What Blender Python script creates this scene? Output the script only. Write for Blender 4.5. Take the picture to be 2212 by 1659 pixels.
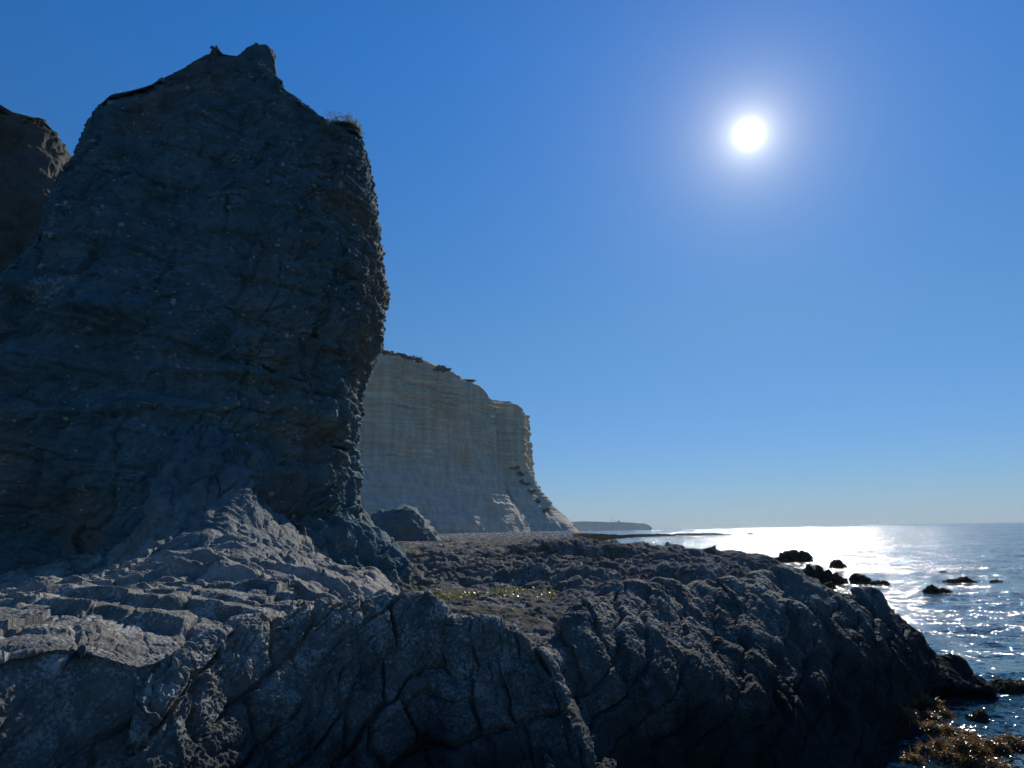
import bpy, bmesh, math, random
import numpy as np
from mathutils import Matrix, Vector

for o in list(bpy.data.objects):
    bpy.data.objects.remove(o)
scene = bpy.context.scene
COL = scene.collection

# ------------------------------------------------------------------ camera, sky, sun
F_PX, CX, CY = 1534.0, 1106.0, 829.5
EYE = np.array([0.0, 0.0, 4.0])
PITCH, ROLL = math.radians(11.75), math.radians(1.07)
FW = np.array([0, math.cos(PITCH), math.sin(PITCH)])
U0 = np.array([0, -math.sin(PITCH), math.cos(PITCH)])
RT = np.array([1.0, 0, 0]) * math.cos(ROLL) - U0 * math.sin(ROLL)
UP = np.array([1.0, 0, 0]) * math.sin(ROLL) + U0 * math.cos(ROLL)

cam_data = bpy.data.cameras.new('camera')
cam_data.sensor_width = 36.0
cam_data.lens = 36.0 * F_PX / 2212.0
cam_data.clip_start = 0.1
cam_data.clip_end = 120000.0
cam = bpy.data.objects.new('camera', cam_data)
COL.objects.link(cam)
M = Matrix(((RT[0], UP[0], -FW[0], EYE[0]), (RT[1], UP[1], -FW[1], EYE[1]),
            (RT[2], UP[2], -FW[2], EYE[2]), (0, 0, 0, 1)))
cam.matrix_world = M
scene.camera = cam

SUN_AZ, SUN_EL = math.radians(20.53), math.radians(29.18)
SUN = (math.sin(SUN_AZ) * math.cos(SUN_EL), math.cos(SUN_AZ) * math.cos(SUN_EL), math.sin(SUN_EL))

world = bpy.data.worlds.new('World')
scene.world = world
world.use_nodes = True
wt = world.node_tree
wt.nodes.clear()


def N(t, kind, **kw):
    n = t.nodes.new(kind)
    for k, v in kw.items():
        if k.startswith('i_'):
            key = k[2:]
            key = int(key) if key.isdigit() else key.replace('_', ' ')
            n.inputs[key].default_value = v
        else:
            setattr(n, k, v)
    return n


def math_node(t, op, a, b=None, clamp=False):
    n = t.nodes.new('ShaderNodeMath')
    n.operation = op
    n.use_clamp = clamp
    for i, v in enumerate((a, b)):
        if v is None:
            continue
        if isinstance(v, (int, float)):
            n.inputs[i].default_value = v
        else:
            t.links.new(v, n.inputs[i])
    return n.outputs[0]


sky = N(wt, 'ShaderNodeTexSky', sky_type='NISHITA')
sky.sun_disc = False
sky.sun_elevation = SUN_EL
sky.sun_rotation = SUN_AZ
sky.air_density = 1.0
sky.dust_density = 0.0
sky.ozone_density = 3.0
sky.altitude = 0.0
# clear dry air: the blue deepens upwards and the horizon stays pale
tc = N(wt, 'ShaderNodeTexCoord')
sepz = N(wt, 'ShaderNodeSeparateXYZ')
wt.links.new(tc.outputs['Generated'], sepz.inputs[0])
gain = N(wt, 'ShaderNodeValToRGB')
while len(gain.color_ramp.elements) < 4:
    gain.color_ramp.elements.new(0.5)
for e_, (p_, c_) in zip(gain.color_ramp.elements, ((0.0, (0.31, 0.42, 0.65)), (0.10, (0.29, 0.47, 0.72)), (0.27, (0.30, 0.59, 0.80)), (0.6, (0.165, 0.72, 1.22)))):
    e_.position = p_
    e_.color = (*c_, 1)
wt.links.new(sepz.outputs[2], gain.inputs[0])
tint = N(wt, 'ShaderNodeMix', data_type='RGBA', blend_type='MULTIPLY')
tint.inputs[0].default_value = 1.0
wt.links.new(sky.outputs[0], tint.inputs[6])
wt.links.new(gain.outputs[0], tint.inputs[7])
bg = N(wt, 'ShaderNodeBackground', i_Strength=0.1)
wt.links.new(tint.outputs[2], bg.inputs['Color'])
# the disc of the sun and the bright hazy air round it
dt = N(wt, 'ShaderNodeVectorMath', operation='DOT_PRODUCT')
dt.inputs[1].default_value = SUN
wt.links.new(tc.outputs['Generated'], dt.inputs[0])
ang = math_node(wt, 'MULTIPLY', math_node(wt, 'ARCCOSINE', math_node(wt, 'MINIMUM', dt.outputs['Value'], 1.0)), 57.2958)


def expo(width, amp):
    return math_node(wt, 'MULTIPLY', math_node(wt, 'EXPONENT', math_node(wt, 'MULTIPLY', ang, -1.0 / width)), amp)


g2 = math_node(wt, 'EXPONENT', math_node(wt, 'MULTIPLY', math_node(wt, 'POWER', math_node(wt, 'MULTIPLY', ang, 1.0 / 0.52), 2.0), -1.0))
core = math_node(wt, 'ADD', math_node(wt, 'MULTIPLY', g2, 9.0), math_node(wt, 'ADD', expo(0.75, 1.5), expo(1.8, .35)))
halo = math_node(wt, 'ADD', expo(2.8, 0.34), expo(10.5, 0.145))
bg1 = N(wt, 'ShaderNodeBackground')
bg1.inputs['Color'].default_value = (1.0, 0.97, 0.9, 1)
wt.links.new(core, bg1.inputs['Strength'])
bg2 = N(wt, 'ShaderNodeBackground')
bg2.inputs['Color'].default_value = (1.0, 0.86, 0.52, 1)
wt.links.new(halo, bg2.inputs['Strength'])
ad1 = N(wt, 'ShaderNodeAddShader')
ad2 = N(wt, 'ShaderNodeAddShader')
wt.links.new(bg.outputs[0], ad1.inputs[0])
wt.links.new(bg1.outputs[0], ad1.inputs[1])
wt.links.new(ad1.outputs[0], ad2.inputs[0])
wt.links.new(bg2.outputs[0], ad2.inputs[1])
wo = N(wt, 'ShaderNodeOutputWorld')
wt.links.new(ad2.outputs[0], wo.inputs['Surface'])

sun_data = bpy.data.lights.new('sun', 'SUN')
sun_data.energy = 5.0
sun_data.angle = math.radians(0.53)
sun_data.color = (1.0, 0.93, 0.84)
sun = bpy.data.objects.new('sun', sun_data)
COL.objects.link(sun)
sun.rotation_euler = Vector((-SUN[0], -SUN[1], -SUN[2])).to_track_quat('-Z', 'Y').to_euler()
sun.location = (60, 160, 100)

scene.view_settings.view_transform = 'Standard'
scene.view_settings.look = 'None'
scene.view_settings.exposure = 0.0
scene.view_settings.gamma = 1.0
scene.cycles.use_denoising = True
scene.cycles.max_bounces = 6
scene.cycles.volume_bounces = 0
scene.cycles.sample_clamp_indirect = 4.0

# ------------------------------------------------------------------ pixel rays and numpy noise


def ray(px, py):
    px = np.asarray(px, float)
    py = np.asarray(py, float)
    d = FW + np.multiply.outer((px - CX) / F_PX, RT) - np.multiply.outer((py - CY) / F_PX, UP)
    return d


def at(px, py, Y):
    """the world point seen at photo pixel (px, py) and lying Y metres north of the eye"""
    d = ray(px, py)
    return EYE + d * (np.asarray(Y, float) / d[..., 1])[..., None]


def at_z(px, py, z):
    """the world point seen at a photo pixel and lying at height z"""
    d = ray(px, py)
    return EYE + d * ((z - EYE[2]) / d[..., 2])[..., None]


def _h(ix, iy, iz, seed):
    h = (ix.astype(np.uint32) * np.uint32(374761393) + iy.astype(np.uint32) * np.uint32(668265263)
         + iz.astype(np.uint32) * np.uint32(2147483647 - 58) + np.uint32(seed * 1274126177 & 0xffffffff))
    h = (h ^ (h >> np.uint32(13))) * np.uint32(1274126177)
    h = (h ^ (h >> np.uint32(15))) * np.uint32(2246822519)
    return h ^ (h >> np.uint32(16))


GR = np.random.RandomState(5).normal(size=(256, 3)).astype(np.float32)
GR /= np.linalg.norm(GR, axis=1, keepdims=True)


def perlin(P, seed=0):
    P = np.asarray(P, np.float32)
    I = np.floor(P).astype(np.int64)
    f = P - I
    w = f * f * f * (f * (f * 6 - 15) + 10)
    out = np.zeros(P.shape[:-1], np.float32)
    for a in (0, 1):
        wx = w[..., 0] if a else 1 - w[..., 0]
        for b in (0, 1):
            wy = w[..., 1] if b else 1 - w[..., 1]
            for c in (0, 1):
                wz = w[..., 2] if c else 1 - w[..., 2]
                g = GR[_h(I[..., 0] + a, I[..., 1] + b, I[..., 2] + c, seed) & np.uint32(255)]
                d = g[..., 0] * (f[..., 0] - a) + g[..., 1] * (f[..., 1] - b) + g[..., 2] * (f[..., 2] - c)
                out += wx * wy * wz * d
    return out * 1.5


def fbm(P, oct=4, seed=0, lac=2.03, gain=0.5):
    P = np.asarray(P, np.float32)
    s = np.zeros(P.shape[:-1], np.float32)
    a = 1.0
    for i in range(oct):
        s += a * perlin(P, seed + i * 7)
        P = P * lac + 3.7
        a *= gain
    return s


def ridged(P, oct=4, seed=0, gain=0.5):
    P = np.asarray(P, np.float32)
    s = np.zeros(P.shape[:-1], np.float32)
    a = 1.0
    for i in range(oct):
        s += a * (1 - 2 * np.abs(perlin(P, seed + i * 7)))
        P = P * 2.03 + 3.7
        a *= gain
    return s


def worley(P, seed=0, jit=0.9):
    """F1, F2 and a random number for the nearest cell"""
    P = np.asarray(P, np.float32)
    I = np.floor(P).astype(np.int64)
    f = P - I
    F1 = np.full(P.shape[:-1], 9.0, np.float32)
    F2 = F1.copy()
    ID = np.zeros(P.shape[:-1], np.float32)
    for a in (-1, 0, 1):
        for b in (-1, 0, 1):
            for c in (-1, 0, 1):
                h = _h(I[..., 0] + a, I[..., 1] + b, I[..., 2] + c, seed)
                jx = ((h & np.uint32(1023)).astype(np.float32) / 1023 - .5) * jit + .5
                jy = (((h >> np.uint32(10)) & np.uint32(1023)).astype(np.float32) / 1023 - .5) * jit + .5
                jz = (((h >> np.uint32(20)) & np.uint32(1023)).astype(np.float32) / 1023 - .5) * jit + .5
                d = np.sqrt((a + jx - f[..., 0]) ** 2 + (b + jy - f[..., 1]) ** 2 + (c + jz - f[..., 2]) ** 2)
                near = d < F1
                F2 = np.where(near, F1, np.minimum(F2, d))
                ID = np.where(near, ((h >> np.uint32(7)) & np.uint32(4095)).astype(np.float32) / 4095, ID)
                F1 = np.where(near, d, F1)
    return F1, F2, ID


def sstep(a, b, x):
    t = np.clip((x - a) / (b - a), 0, 1)
    return t * t * (3 - 2 * t)


def rotm(rx, ry, rz):
    return np.array((Matrix.Rotation(rz, 3, 'Z') @ Matrix.Rotation(ry, 3, 'Y') @ Matrix.Rotation(rx, 3, 'X'))).astype(np.float32)


def grid_normals(P, flip=1.0):
    du = np.gradient(P, axis=1)
    dv = np.gradient(P, axis=0)
    n = np.cross(du, dv)
    n /= (np.linalg.norm(n, axis=-1, keepdims=True) + 1e-9)
    return n * flip


# ------------------------------------------------------------------ mesh and tagging helpers
def link_mesh(name, V, Fq, mat, parent=None, smooth=True, tri=None, attrs=None):
    V = np.ascontiguousarray(V.reshape(-1, 3), np.float32)
    me = bpy.data.meshes.new(name)
    me.vertices.add(len(V))
    me.vertices.foreach_set('co', V.ravel())
    loops = []
    starts = []
    totals = []
    n = 0
    for faces, k in ((Fq, 4), (tri, 3)):
        if faces is None or len(faces) == 0:
            continue
        faces = np.asarray(faces, np.int32)
        loops.append(faces.ravel())
        starts.append(np.arange(len(faces), dtype=np.int32) * k + n)
        n += len(faces) * k
    loops = np.concatenate(loops)
    starts = np.concatenate(starts)
    me.loops.add(len(loops))
    me.loops.foreach_set('vertex_index', loops)
    me.polygons.add(len(starts))
    me.polygons.foreach_set('loop_start', starts)
    me.update(calc_edges=True)
    me.validate()
    if smooth:
        me.shade_smooth()
    if attrs:
        for k, v in attrs.items():
            a = me.attributes.new(k, 'FLOAT', 'POINT')
            a.data.foreach_set('value', np.ascontiguousarray(v.ravel(), np.float32))
    for m in (mat if isinstance(mat, (list, tuple)) else [mat]):
        me.materials.append(m)
    o = bpy.data.objects.new(name, me)
    COL.objects.link(o)
    if parent is not None:
        o.parent = parent
    return o


def grid_faces(nv, nu, wrap=False, off=0, flip=False):
    i = np.arange(nv - 1)[:, None] * nu
    if wrap:
        j = np.arange(nu)[None, :]
        j2 = (j + 1) % nu
    else:
        j = np.arange(nu - 1)[None, :]
        j2 = j + 1
    a, b, c, d = i + j, i + j2, i + nu + j2, i + nu + j
    f = np.stack([a, b, c, d], -1).reshape(-1, 4) + off
    return f[:, ::-1] if flip else f


def tag(o, label=None, cat=None, group=None, kind=None):
    if label:
        o['label'] = label
    if cat:
        o['category'] = cat
    if group:
        o['group'] = group
    if kind:
        o['kind'] = kind
    return o


def empty(name, loc):
    o = bpy.data.objects.new(name, None)
    COL.objects.link(o)
    o.location = [float(v) for v in loc]
    o.empty_display_size = 0.3
    return o


# ------------------------------------------------------------------ materials
def new_mat(name):
    m = bpy.data.materials.new(name)
    m.use_nodes = True
    t = m.node_tree
    t.nodes.clear()
    out = N(t, 'ShaderNodeOutputMaterial')
    p = N(t, 'ShaderNodeBsdfPrincipled')
    t.links.new(p.outputs[0], out.inputs['Surface'])
    return m, t, p


def noise_tex(t, vec, scale, detail=4.0, rough=0.55, dim='3D'):
    n = N(t, 'ShaderNodeTexNoise', i_Scale=scale, i_Detail=detail, i_Roughness=rough)
    t.links.new(vec, n.inputs['Vector'])
    return n


def ramp(t, fac, stops):
    r = N(t, 'ShaderNodeValToRGB')
    el = r.color_ramp.elements
    while len(el) < len(stops):
        el.new(0.5)
    for e, (p, c) in zip(el, stops):
        e.position = p
        e.color = (c[0], c[1], c[2], 1) if hasattr(c, '__len__') else (c, c, c, 1)
    t.links.new(fac, r.inputs[0])
    return r.outputs[0]


def mixc(t, fac, a, b, mode='MIX'):
    m = N(t, 'ShaderNodeMix', data_type='RGBA', blend_type=mode)
    for s, v in ((m.inputs[0], fac), (m.inputs[6], a), (m.inputs[7], b)):
        if isinstance(v, (int, float)):
            s.default_value = v
        elif hasattr(v, '__len__'):
            s.default_value = (v[0], v[1], v[2], 1)
        else:
            t.links.new(v, s)
    return m.outputs[2]


def objpos(t):
    """world position as texture space"""
    g = N(t, 'ShaderNodeNewGeometry')
    return g.outputs['Position']


def scaled(t, vec, s, rot=(0, 0, 0)):
    m = N(t, 'ShaderNodeMapping')
    m.inputs['Scale'].default_value = s
    m.inputs['Rotation'].default_value = rot
    t.links.new(vec, m.inputs['Vector'])
    return m.outputs[0]


def rock_mat(name, dark, light, speck=None, speck_scale=30.0, speck_cut=0.62, spec_pow=1.0, bump=0.02, fine=28.0,
             stain_shade_z=None, stain_shade=(0.01, 0.011, 0.012), tint=None, coarse=0.9, clast=None, rough=(0.75, 0.95), spec=0.06, veins=None, upper=None, weedy=None):
    m, t, p = new_mat(name)
    pos = objpos(t)
    n1 = noise_tex(t, pos, coarse, 6, 0.6)
    n2 = noise_tex(t, pos, fine * 0.3, 6, 0.65)
    f = math_node(t, 'ADD', math_node(t, 'MULTIPLY', n1.outputs[0], 0.5), math_node(t, 'MULTIPLY', n2.outputs[0], 0.5))
    col = ramp(t, f, [(0.36, dark), (0.64, light)])
    if tint:
        n3 = noise_tex(t, pos, coarse * 0.45, 3)
        col = mixc(t, ramp(t, n3.outputs[0], [(0.48, 0.0), (0.66, 1.0)]), col, tint)
    if speck:
        n4 = noise_tex(t, pos, speck_scale, 4, 0.7)
        n5 = noise_tex(t, pos, speck_scale * 0.12, 3)
        sf = math_node(t, 'ADD', n4.outputs[0], math_node(t, 'MULTIPLY', math_node(t, 'SUBTRACT', n5.outputs[0], 0.5), 0.7))
        col = mixc(t, ramp(t, sf, [(speck_cut - 0.05, 0.0), (speck_cut + 0.06, 1.0)]), col, speck)
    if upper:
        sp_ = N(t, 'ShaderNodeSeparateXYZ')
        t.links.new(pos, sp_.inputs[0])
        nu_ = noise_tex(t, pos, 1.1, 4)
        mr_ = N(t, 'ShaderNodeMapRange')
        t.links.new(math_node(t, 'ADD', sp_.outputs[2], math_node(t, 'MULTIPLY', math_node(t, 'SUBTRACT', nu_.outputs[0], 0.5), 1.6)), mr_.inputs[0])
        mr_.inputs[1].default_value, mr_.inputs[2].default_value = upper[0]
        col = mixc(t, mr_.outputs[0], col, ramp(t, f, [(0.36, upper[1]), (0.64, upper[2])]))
    if veins:
        nv = noise_tex(t, scaled(t, pos, (0.5, 0.5, 3.2), (0.0, math.radians(-16), 0.0)), 1.0, 5, 0.6)
        nm = noise_tex(t, pos, 0.9, 3)
        line = ramp(t, nv.outputs[0], [(0.487, 0.0), (0.5, 1.0), (0.513, 0.0)])
        gate = ramp(t, nm.outputs[0], [(0.5, 0.0), (0.62, 0.8)])
        col = mixc(t, math_node(t, 'MULTIPLY', line, gate), col, veins)
    if clast:
        v = N(t, 'ShaderNodeTexVoronoi', i_Scale=clast[0], i_Randomness=1.0)
        wv = N(t, 'ShaderNodeVectorMath', operation='ADD')
        nz = noise_tex(t, pos, clast[0] * 1.2, 2)
        t.links.new(scaled(t, pos, (1, 1, 1.9), (0, math.radians(-16), 0)), wv.inputs[0])
        sc = N(t, 'ShaderNodeVectorMath', operation='SCALE')
        sc.inputs['Scale'].default_value = 0.25 / clast[0]
        t.links.new(nz.outputs['Color'], sc.inputs[0])
        t.links.new(sc.outputs[0], wv.inputs[1])
        t.links.new(wv.outputs[0], v.inputs['Vector'])
        sep = N(t, 'ShaderNodeSeparateColor')
        t.links.new(v.outputs['Color'], sep.inputs[0])
        rad = math_node(t, 'MULTIPLY', math_node(t, 'SUBTRACT', sep.outputs[0], 0.66), 0.75)
        inside = math_node(t, 'GREATER_THAN', rad, v.outputs['Distance'])
        cc = ramp(t, sep.outputs[1], [(0.0, clast[1]), (1.0, clast[2])])
        col = mixc(t, math_node(t, 'MULTIPLY', inside, 0.85), col, cc)
    if stain_shade_z:
        sp = N(t, 'ShaderNodeSeparateXYZ')
        t.links.new(pos, sp.inputs[0])
        nz = noise_tex(t, pos, 1.6, 4)
        zz = math_node(t, 'ADD', sp.outputs[2], math_node(t, 'MULTIPLY', math_node(t, 'SUBTRACT', nz.outputs[0], 0.5), 1.3))
        fac = N(t, 'ShaderNodeMapRange')
        t.links.new(zz, fac.inputs[0])
        fac.inputs[1].default_value, fac.inputs[2].default_value = stain_shade_z
        fac.inputs[3].default_value, fac.inputs[4].default_value = 0.95, 0.0
        col = mixc(t, fac.outputs[0], col, stain_shade)
    if weedy:
        at_ = N(t, 'ShaderNodeAttribute', attribute_name='weed')
        col = mixc(t, at_.outputs['Fac'], col, weedy)
    t.links.new(col, p.inputs['Base Color'])
    rr = ramp(t, n2.outputs[0], [(0.3, rough[0]), (0.7, rough[1])])
    t.links.new(rr, p.inputs['Roughness'])
    p.inputs['Specular IOR Level'].default_value = spec
    nb = noise_tex(t, pos, fine, 8, 0.68)
    b = N(t, 'ShaderNodeBump', i_Strength=1.0, i_Distance=bump)
    t.links.new(nb.outputs[0], b.inputs['Height'])
    t.links.new(b.outputs[0], p.inputs['Normal'])
    return m


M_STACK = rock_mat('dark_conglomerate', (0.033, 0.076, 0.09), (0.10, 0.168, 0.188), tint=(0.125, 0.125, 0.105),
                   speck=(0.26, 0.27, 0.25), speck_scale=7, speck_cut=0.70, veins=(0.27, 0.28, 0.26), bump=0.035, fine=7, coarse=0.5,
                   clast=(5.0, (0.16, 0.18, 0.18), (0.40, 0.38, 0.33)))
M_BLUFF = rock_mat('brown_bluff_rock', (0.045, 0.054, 0.05), (0.13, 0.122, 0.10), bump=0.08, fine=5, coarse=0.5)
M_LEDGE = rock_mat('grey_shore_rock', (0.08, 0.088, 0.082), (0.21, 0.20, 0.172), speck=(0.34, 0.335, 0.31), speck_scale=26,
                   speck_cut=0.57, bump=0.012, fine=20, stain_shade_z=(1.5, 2.95), stain_shade=(0.016, 0.022, 0.025))  # wet black low down, raised so shade on the lower faces is painted in
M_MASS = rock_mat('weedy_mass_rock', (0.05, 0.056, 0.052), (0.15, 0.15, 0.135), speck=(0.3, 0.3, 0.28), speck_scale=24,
                  speck_cut=0.60, bump=0.016, fine=16, stain_shade_z=(1.3, 2.7), stain_shade=(0.012, 0.014, 0.014))
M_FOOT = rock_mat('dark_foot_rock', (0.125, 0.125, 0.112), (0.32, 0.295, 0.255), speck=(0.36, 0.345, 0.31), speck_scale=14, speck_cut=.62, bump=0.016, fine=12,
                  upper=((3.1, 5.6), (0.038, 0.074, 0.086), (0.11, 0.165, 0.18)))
M_PLAT = rock_mat('wet_brown_shore_rock', (0.048, 0.05, 0.048), (0.19, 0.182, 0.168), speck=(0.28, 0.27, 0.25), speck_scale=9, speck_cut=.6, bump=0.03, fine=9, spec=0.0, weedy=(0.016, 0.014, 0.009), coarse=0.6,
                  tint=(0.10, 0.098, 0.07), rough=(0.6, 0.95), stain_shade_z=(0.9, 1.9), stain_shade=(0.022, 0.022, 0.02))
M_SEAROCK = rock_mat('weedy_sea_rock', (0.018, 0.015, 0.011), (0.06, 0.05, 0.032), bump=0.06, fine=9, coarse=0.8)


def pale_cliff_mat():
    m, t, p = new_mat('pale_banded_limestone')
    pos = objpos(t)
    wn = noise_tex(t, pos, 0.012, 4)
    wa = N(t, 'ShaderNodeVectorMath', operation='MULTIPLY_ADD')
    wa.inputs[1].default_value = (0, 0, 14.0)
    t.links.new(wn.outputs['Color'], wa.inputs[0])
    t.links.new(pos, wa.inputs[2])
    sv = scaled(t, wa.outputs[0], (0.012, 0.012, 0.20), (math.radians(2.5), math.radians(3.5), 0))
    n1 = noise_tex(t, sv, 1.0, 8, 0.62)
    band = ramp(t, n1.outputs[0], [(0.30, (0.34, 0.285, 0.2)), (0.43, (0.76, 0.62, 0.42)), (0.53, (0.56, 0.465, 0.33)), (0.66, (0.84, 0.70, 0.46))])
    n2 = noise_tex(t, pos, 0.03, 5)
    sp = N(t, 'ShaderNodeSeparateXYZ')
    t.links.new(pos, sp.inputs[0])
    zz = math_node(t, 'ADD', sp.outputs[2], math_node(t, 'MULTIPLY', n2.outputs[0], 40.0))
    fac = N(t, 'ShaderNodeMapRange')
    t.links.new(zz, fac.inputs[0])
    fac.inputs[1].default_value, fac.inputs[2].default_value = 58.0, 80.0
    low = mixc(t, 0.5, band, (0.56, 0.54, 0.49))
    col = mixc(t, fac.outputs[0], low, band)
    n3 = noise_tex(t, scaled(t, pos, (0.25, 0.25, 0.03)), 1.0, 5)
    col = mixc(t, ramp(t, n3.outputs[0], [(0.35, 0.35), (0.6, 0.0)]), col, (0.15, 0.135, 0.11))
    t.links.new(col, p.inputs['Base Color'])
    p.inputs['Roughness'].default_value = 0.95
    p.inputs['Specular IOR Level'].default_value = 0.0
    nb = noise_tex(t, scaled(t, pos, (0.15, 0.15, 0.9)), 1.0, 8, 0.65)
    b = N(t, 'ShaderNodeBump', i_Strength=1.0, i_Distance=1.6)
    t.links.new(nb.outputs[0], b.inputs['Height'])
    t.links.new(b.outputs[0], p.inputs['Normal'])
    return m


M_PALE = pale_cliff_mat()
M_FAR = rock_mat('far_headland_rock', (0.08, 0.075, 0.065), (0.18, 0.165, 0.14), bump=2.0, fine=0.06, coarse=0.01, spec=0.0)
M_SCRUB = rock_mat('green_scrub', (0.03, 0.04, 0.018), (0.075, 0.085, 0.04), bump=0.2, fine=1.0, coarse=0.2)


def sea_mat():
    m, t, p = new_mat('sea_water')
    pos = objpos(t)
    p.inputs['Base Color'].default_value = (0.006, 0.036, 0.042, 1)
    p.inputs['Roughness'].default_value = 0.08
    p.inputs['IOR'].default_value = 1.333
    p.inputs['Specular IOR Level'].default_value = 0.5
    vecs = []
    tot = None
    for sc, amp, sx in ((0.06, 0.16, 0.5), (0.35, 0.26, 0.6), (1.7, 0.45, 0.7), (6.0, 0.50, 0.8), (20.0, 0.42, 0.8)):
        n = noise_tex(t, scaled(t, pos, (sc * sx, sc, sc), (0, 0, 0.3)), 1.0, 2.5, 0.5)
        s = N(t, 'ShaderNodeVectorMath', operation='SUBTRACT')
        s.inputs[1].default_value = (0.5, 0.5, 0.5)
        t.links.new(n.outputs['Color'], s.inputs[0])
        k = N(t, 'ShaderNodeVectorMath', operation='SCALE')
        k.inputs['Scale'].default_value = amp * 2.5
        t.links.new(s.outputs[0], k.inputs[0])
        if tot is None:
            tot = k.outputs[0]
        else:
            a = N(t, 'ShaderNodeVectorMath', operation='ADD')
            t.links.new(tot, a.inputs[0])
            t.links.new(k.outputs[0], a.inputs[1])
            tot = a.outputs[0]
    mu = N(t, 'ShaderNodeVectorMath', operation='MULTIPLY')
    mu.inputs[1].default_value = (1, 1, 0)
    t.links.new(tot, mu.inputs[0])
    g = N(t, 'ShaderNodeNewGeometry')
    a = N(t, 'ShaderNodeVectorMath', operation='ADD')
    t.links.new(g.outputs['Normal'], a.inputs[1])
    t.links.new(mu.outputs[0], a.inputs[0])
    nn = N(t, 'ShaderNodeVectorMath', operation='NORMALIZE')
    t.links.new(a.outputs[0], nn.inputs[0])
    t.links.new(nn.outputs[0], p.inputs['Normal'])
    return m


M_SEA = sea_mat()

# ------------------------------------------------------------------ sea: one sheet to the horizon
def build_sea():
    rs = np.concatenate([np.geomspace(6, 200, 420), np.geomspace(205, 90000, 120)])
    th = np.radians(np.linspace(-80, 80, 700))
    R_, T_ = np.meshgrid(rs, th, indexing='ij')
    x, y = R_ * np.sin(T_), R_ * np.cos(T_)
    P = np.stack([x, y, np.zeros_like(x)], -1)
    w = perlin(np.stack([x * .18 + y * .05, y * .33 - x * .08, 0 * x], -1), 3) * .10 + \
        perlin(np.stack([x * .55, y * .9, 0 * x + 4], -1), 4) * .045 + \
        perlin(np.stack([x * 1.6, y * 2.2, 0 * x + 4], -1), 9) * .018
    P[..., 2] = w * np.clip(1.2 - R_ / 220, 0, 1)
    o = link_mesh('sea', P, grid_faces(len(rs), len(th)), M_SEA)
    tag(o, kind='structure')


build_sea()


# ------------------------------------------------------------------ rock surfaces lofted through feature lines
def curve(pts):
    """pts of (px, py, Y): returns f(az) -> (Y, z)"""
    pts = np.array(pts, float)
    W = at(pts[:, 0], pts[:, 1], pts[:, 2])
    az = np.arctan2(W[:, 0], W[:, 1])
    k = np.argsort(az)
    return az[k], W[k, 1], W[k, 2]


def loft_patch(curves, px0, px1, nu, seg, drop=None):
    """a grid of points through the curves, near to far; entries are curves or offsets (dY, dz) from the curve before"""
    az0 = math.atan2(*ray(px0, 1150.0)[:2])
    az1 = math.atan2(*ray(px1, 1150.0)[:2])
    az = np.linspace(az0, az1, nu)
    Ys, Zs = [], []
    for c in curves:
        if c[0] == 'z':
            W = at_z(*[np.array(v, float) for v in zip(*c[1])])
            a = np.arctan2(W[:, 0], W[:, 1])
            Ys.append(np.interp(az, a, W[:, 1]))
            Zs.append(np.interp(az, a, W[:, 2]))
        elif c[0] == 'abs':
            Ys.append(np.interp(az, c[1], c[2]))
            Zs.append(np.interp(az, c[1], c[3]))
        elif c[0] == 'off':
            ref = c[3] if len(c) > 3 else -1
            Ys.append(Ys[ref] + c[1])
            Zs.append(Zs[ref] + c[2])
        elif c[0] == 'flat':
            Ys.append(np.full(nu, c[1]))
            Zs.append(np.full(nu, c[2]))
        else:
            a, Y, Z = curve(c)
            Ys.append(np.interp(az, a, Y))
            Zs.append(np.interp(az, a, Z))
    Ys, Zs = np.array(Ys), np.array(Zs)
    k = len(curves)
    rows = []
    for i in range(k - 1):
        n = seg[i]
        for s in np.arange(n) / n:
            rows.append((i, s))
    rows.append((k - 2, 1.0))
    oy, oz = [], []
    ext = lambda A, i: A[min(max(i, 0), k - 1)]
    for i, s in rows:
        o = []
        for A in (Ys, Zs):
            p0, p1, p2, p3 = ext(A, i - 1), ext(A, i), ext(A, i + 1), ext(A, i + 2)
            m1, m2 = (p2 - p0) * .35, (p3 - p1) * .35
            s2, s3 = s * s, s ** 3
            o.append((2 * s3 - 3 * s2 + 1) * p1 + (s3 - 2 * s2 + s) * m1 + (-2 * s3 + 3 * s2) * p2 + (s3 - s2) * m2)
        oy.append(o[0])
        oz.append(o[1])
    Y, Z = np.array(oy), np.array(oz)
    if drop:
        da0, da1 = (math.atan2(*ray(v, 1150.0)[:2]) for v in drop)
        Z = Z - 1.3 * sstep(da0, da1, az)[None, :]
    return np.stack([Y * np.tan(az)[None, :], Y, Z], -1)


def rnd(k, seed):
    return (np.sin(k * 12.9898 + seed * 78.233) * 43758.5453) % 1.0


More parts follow.
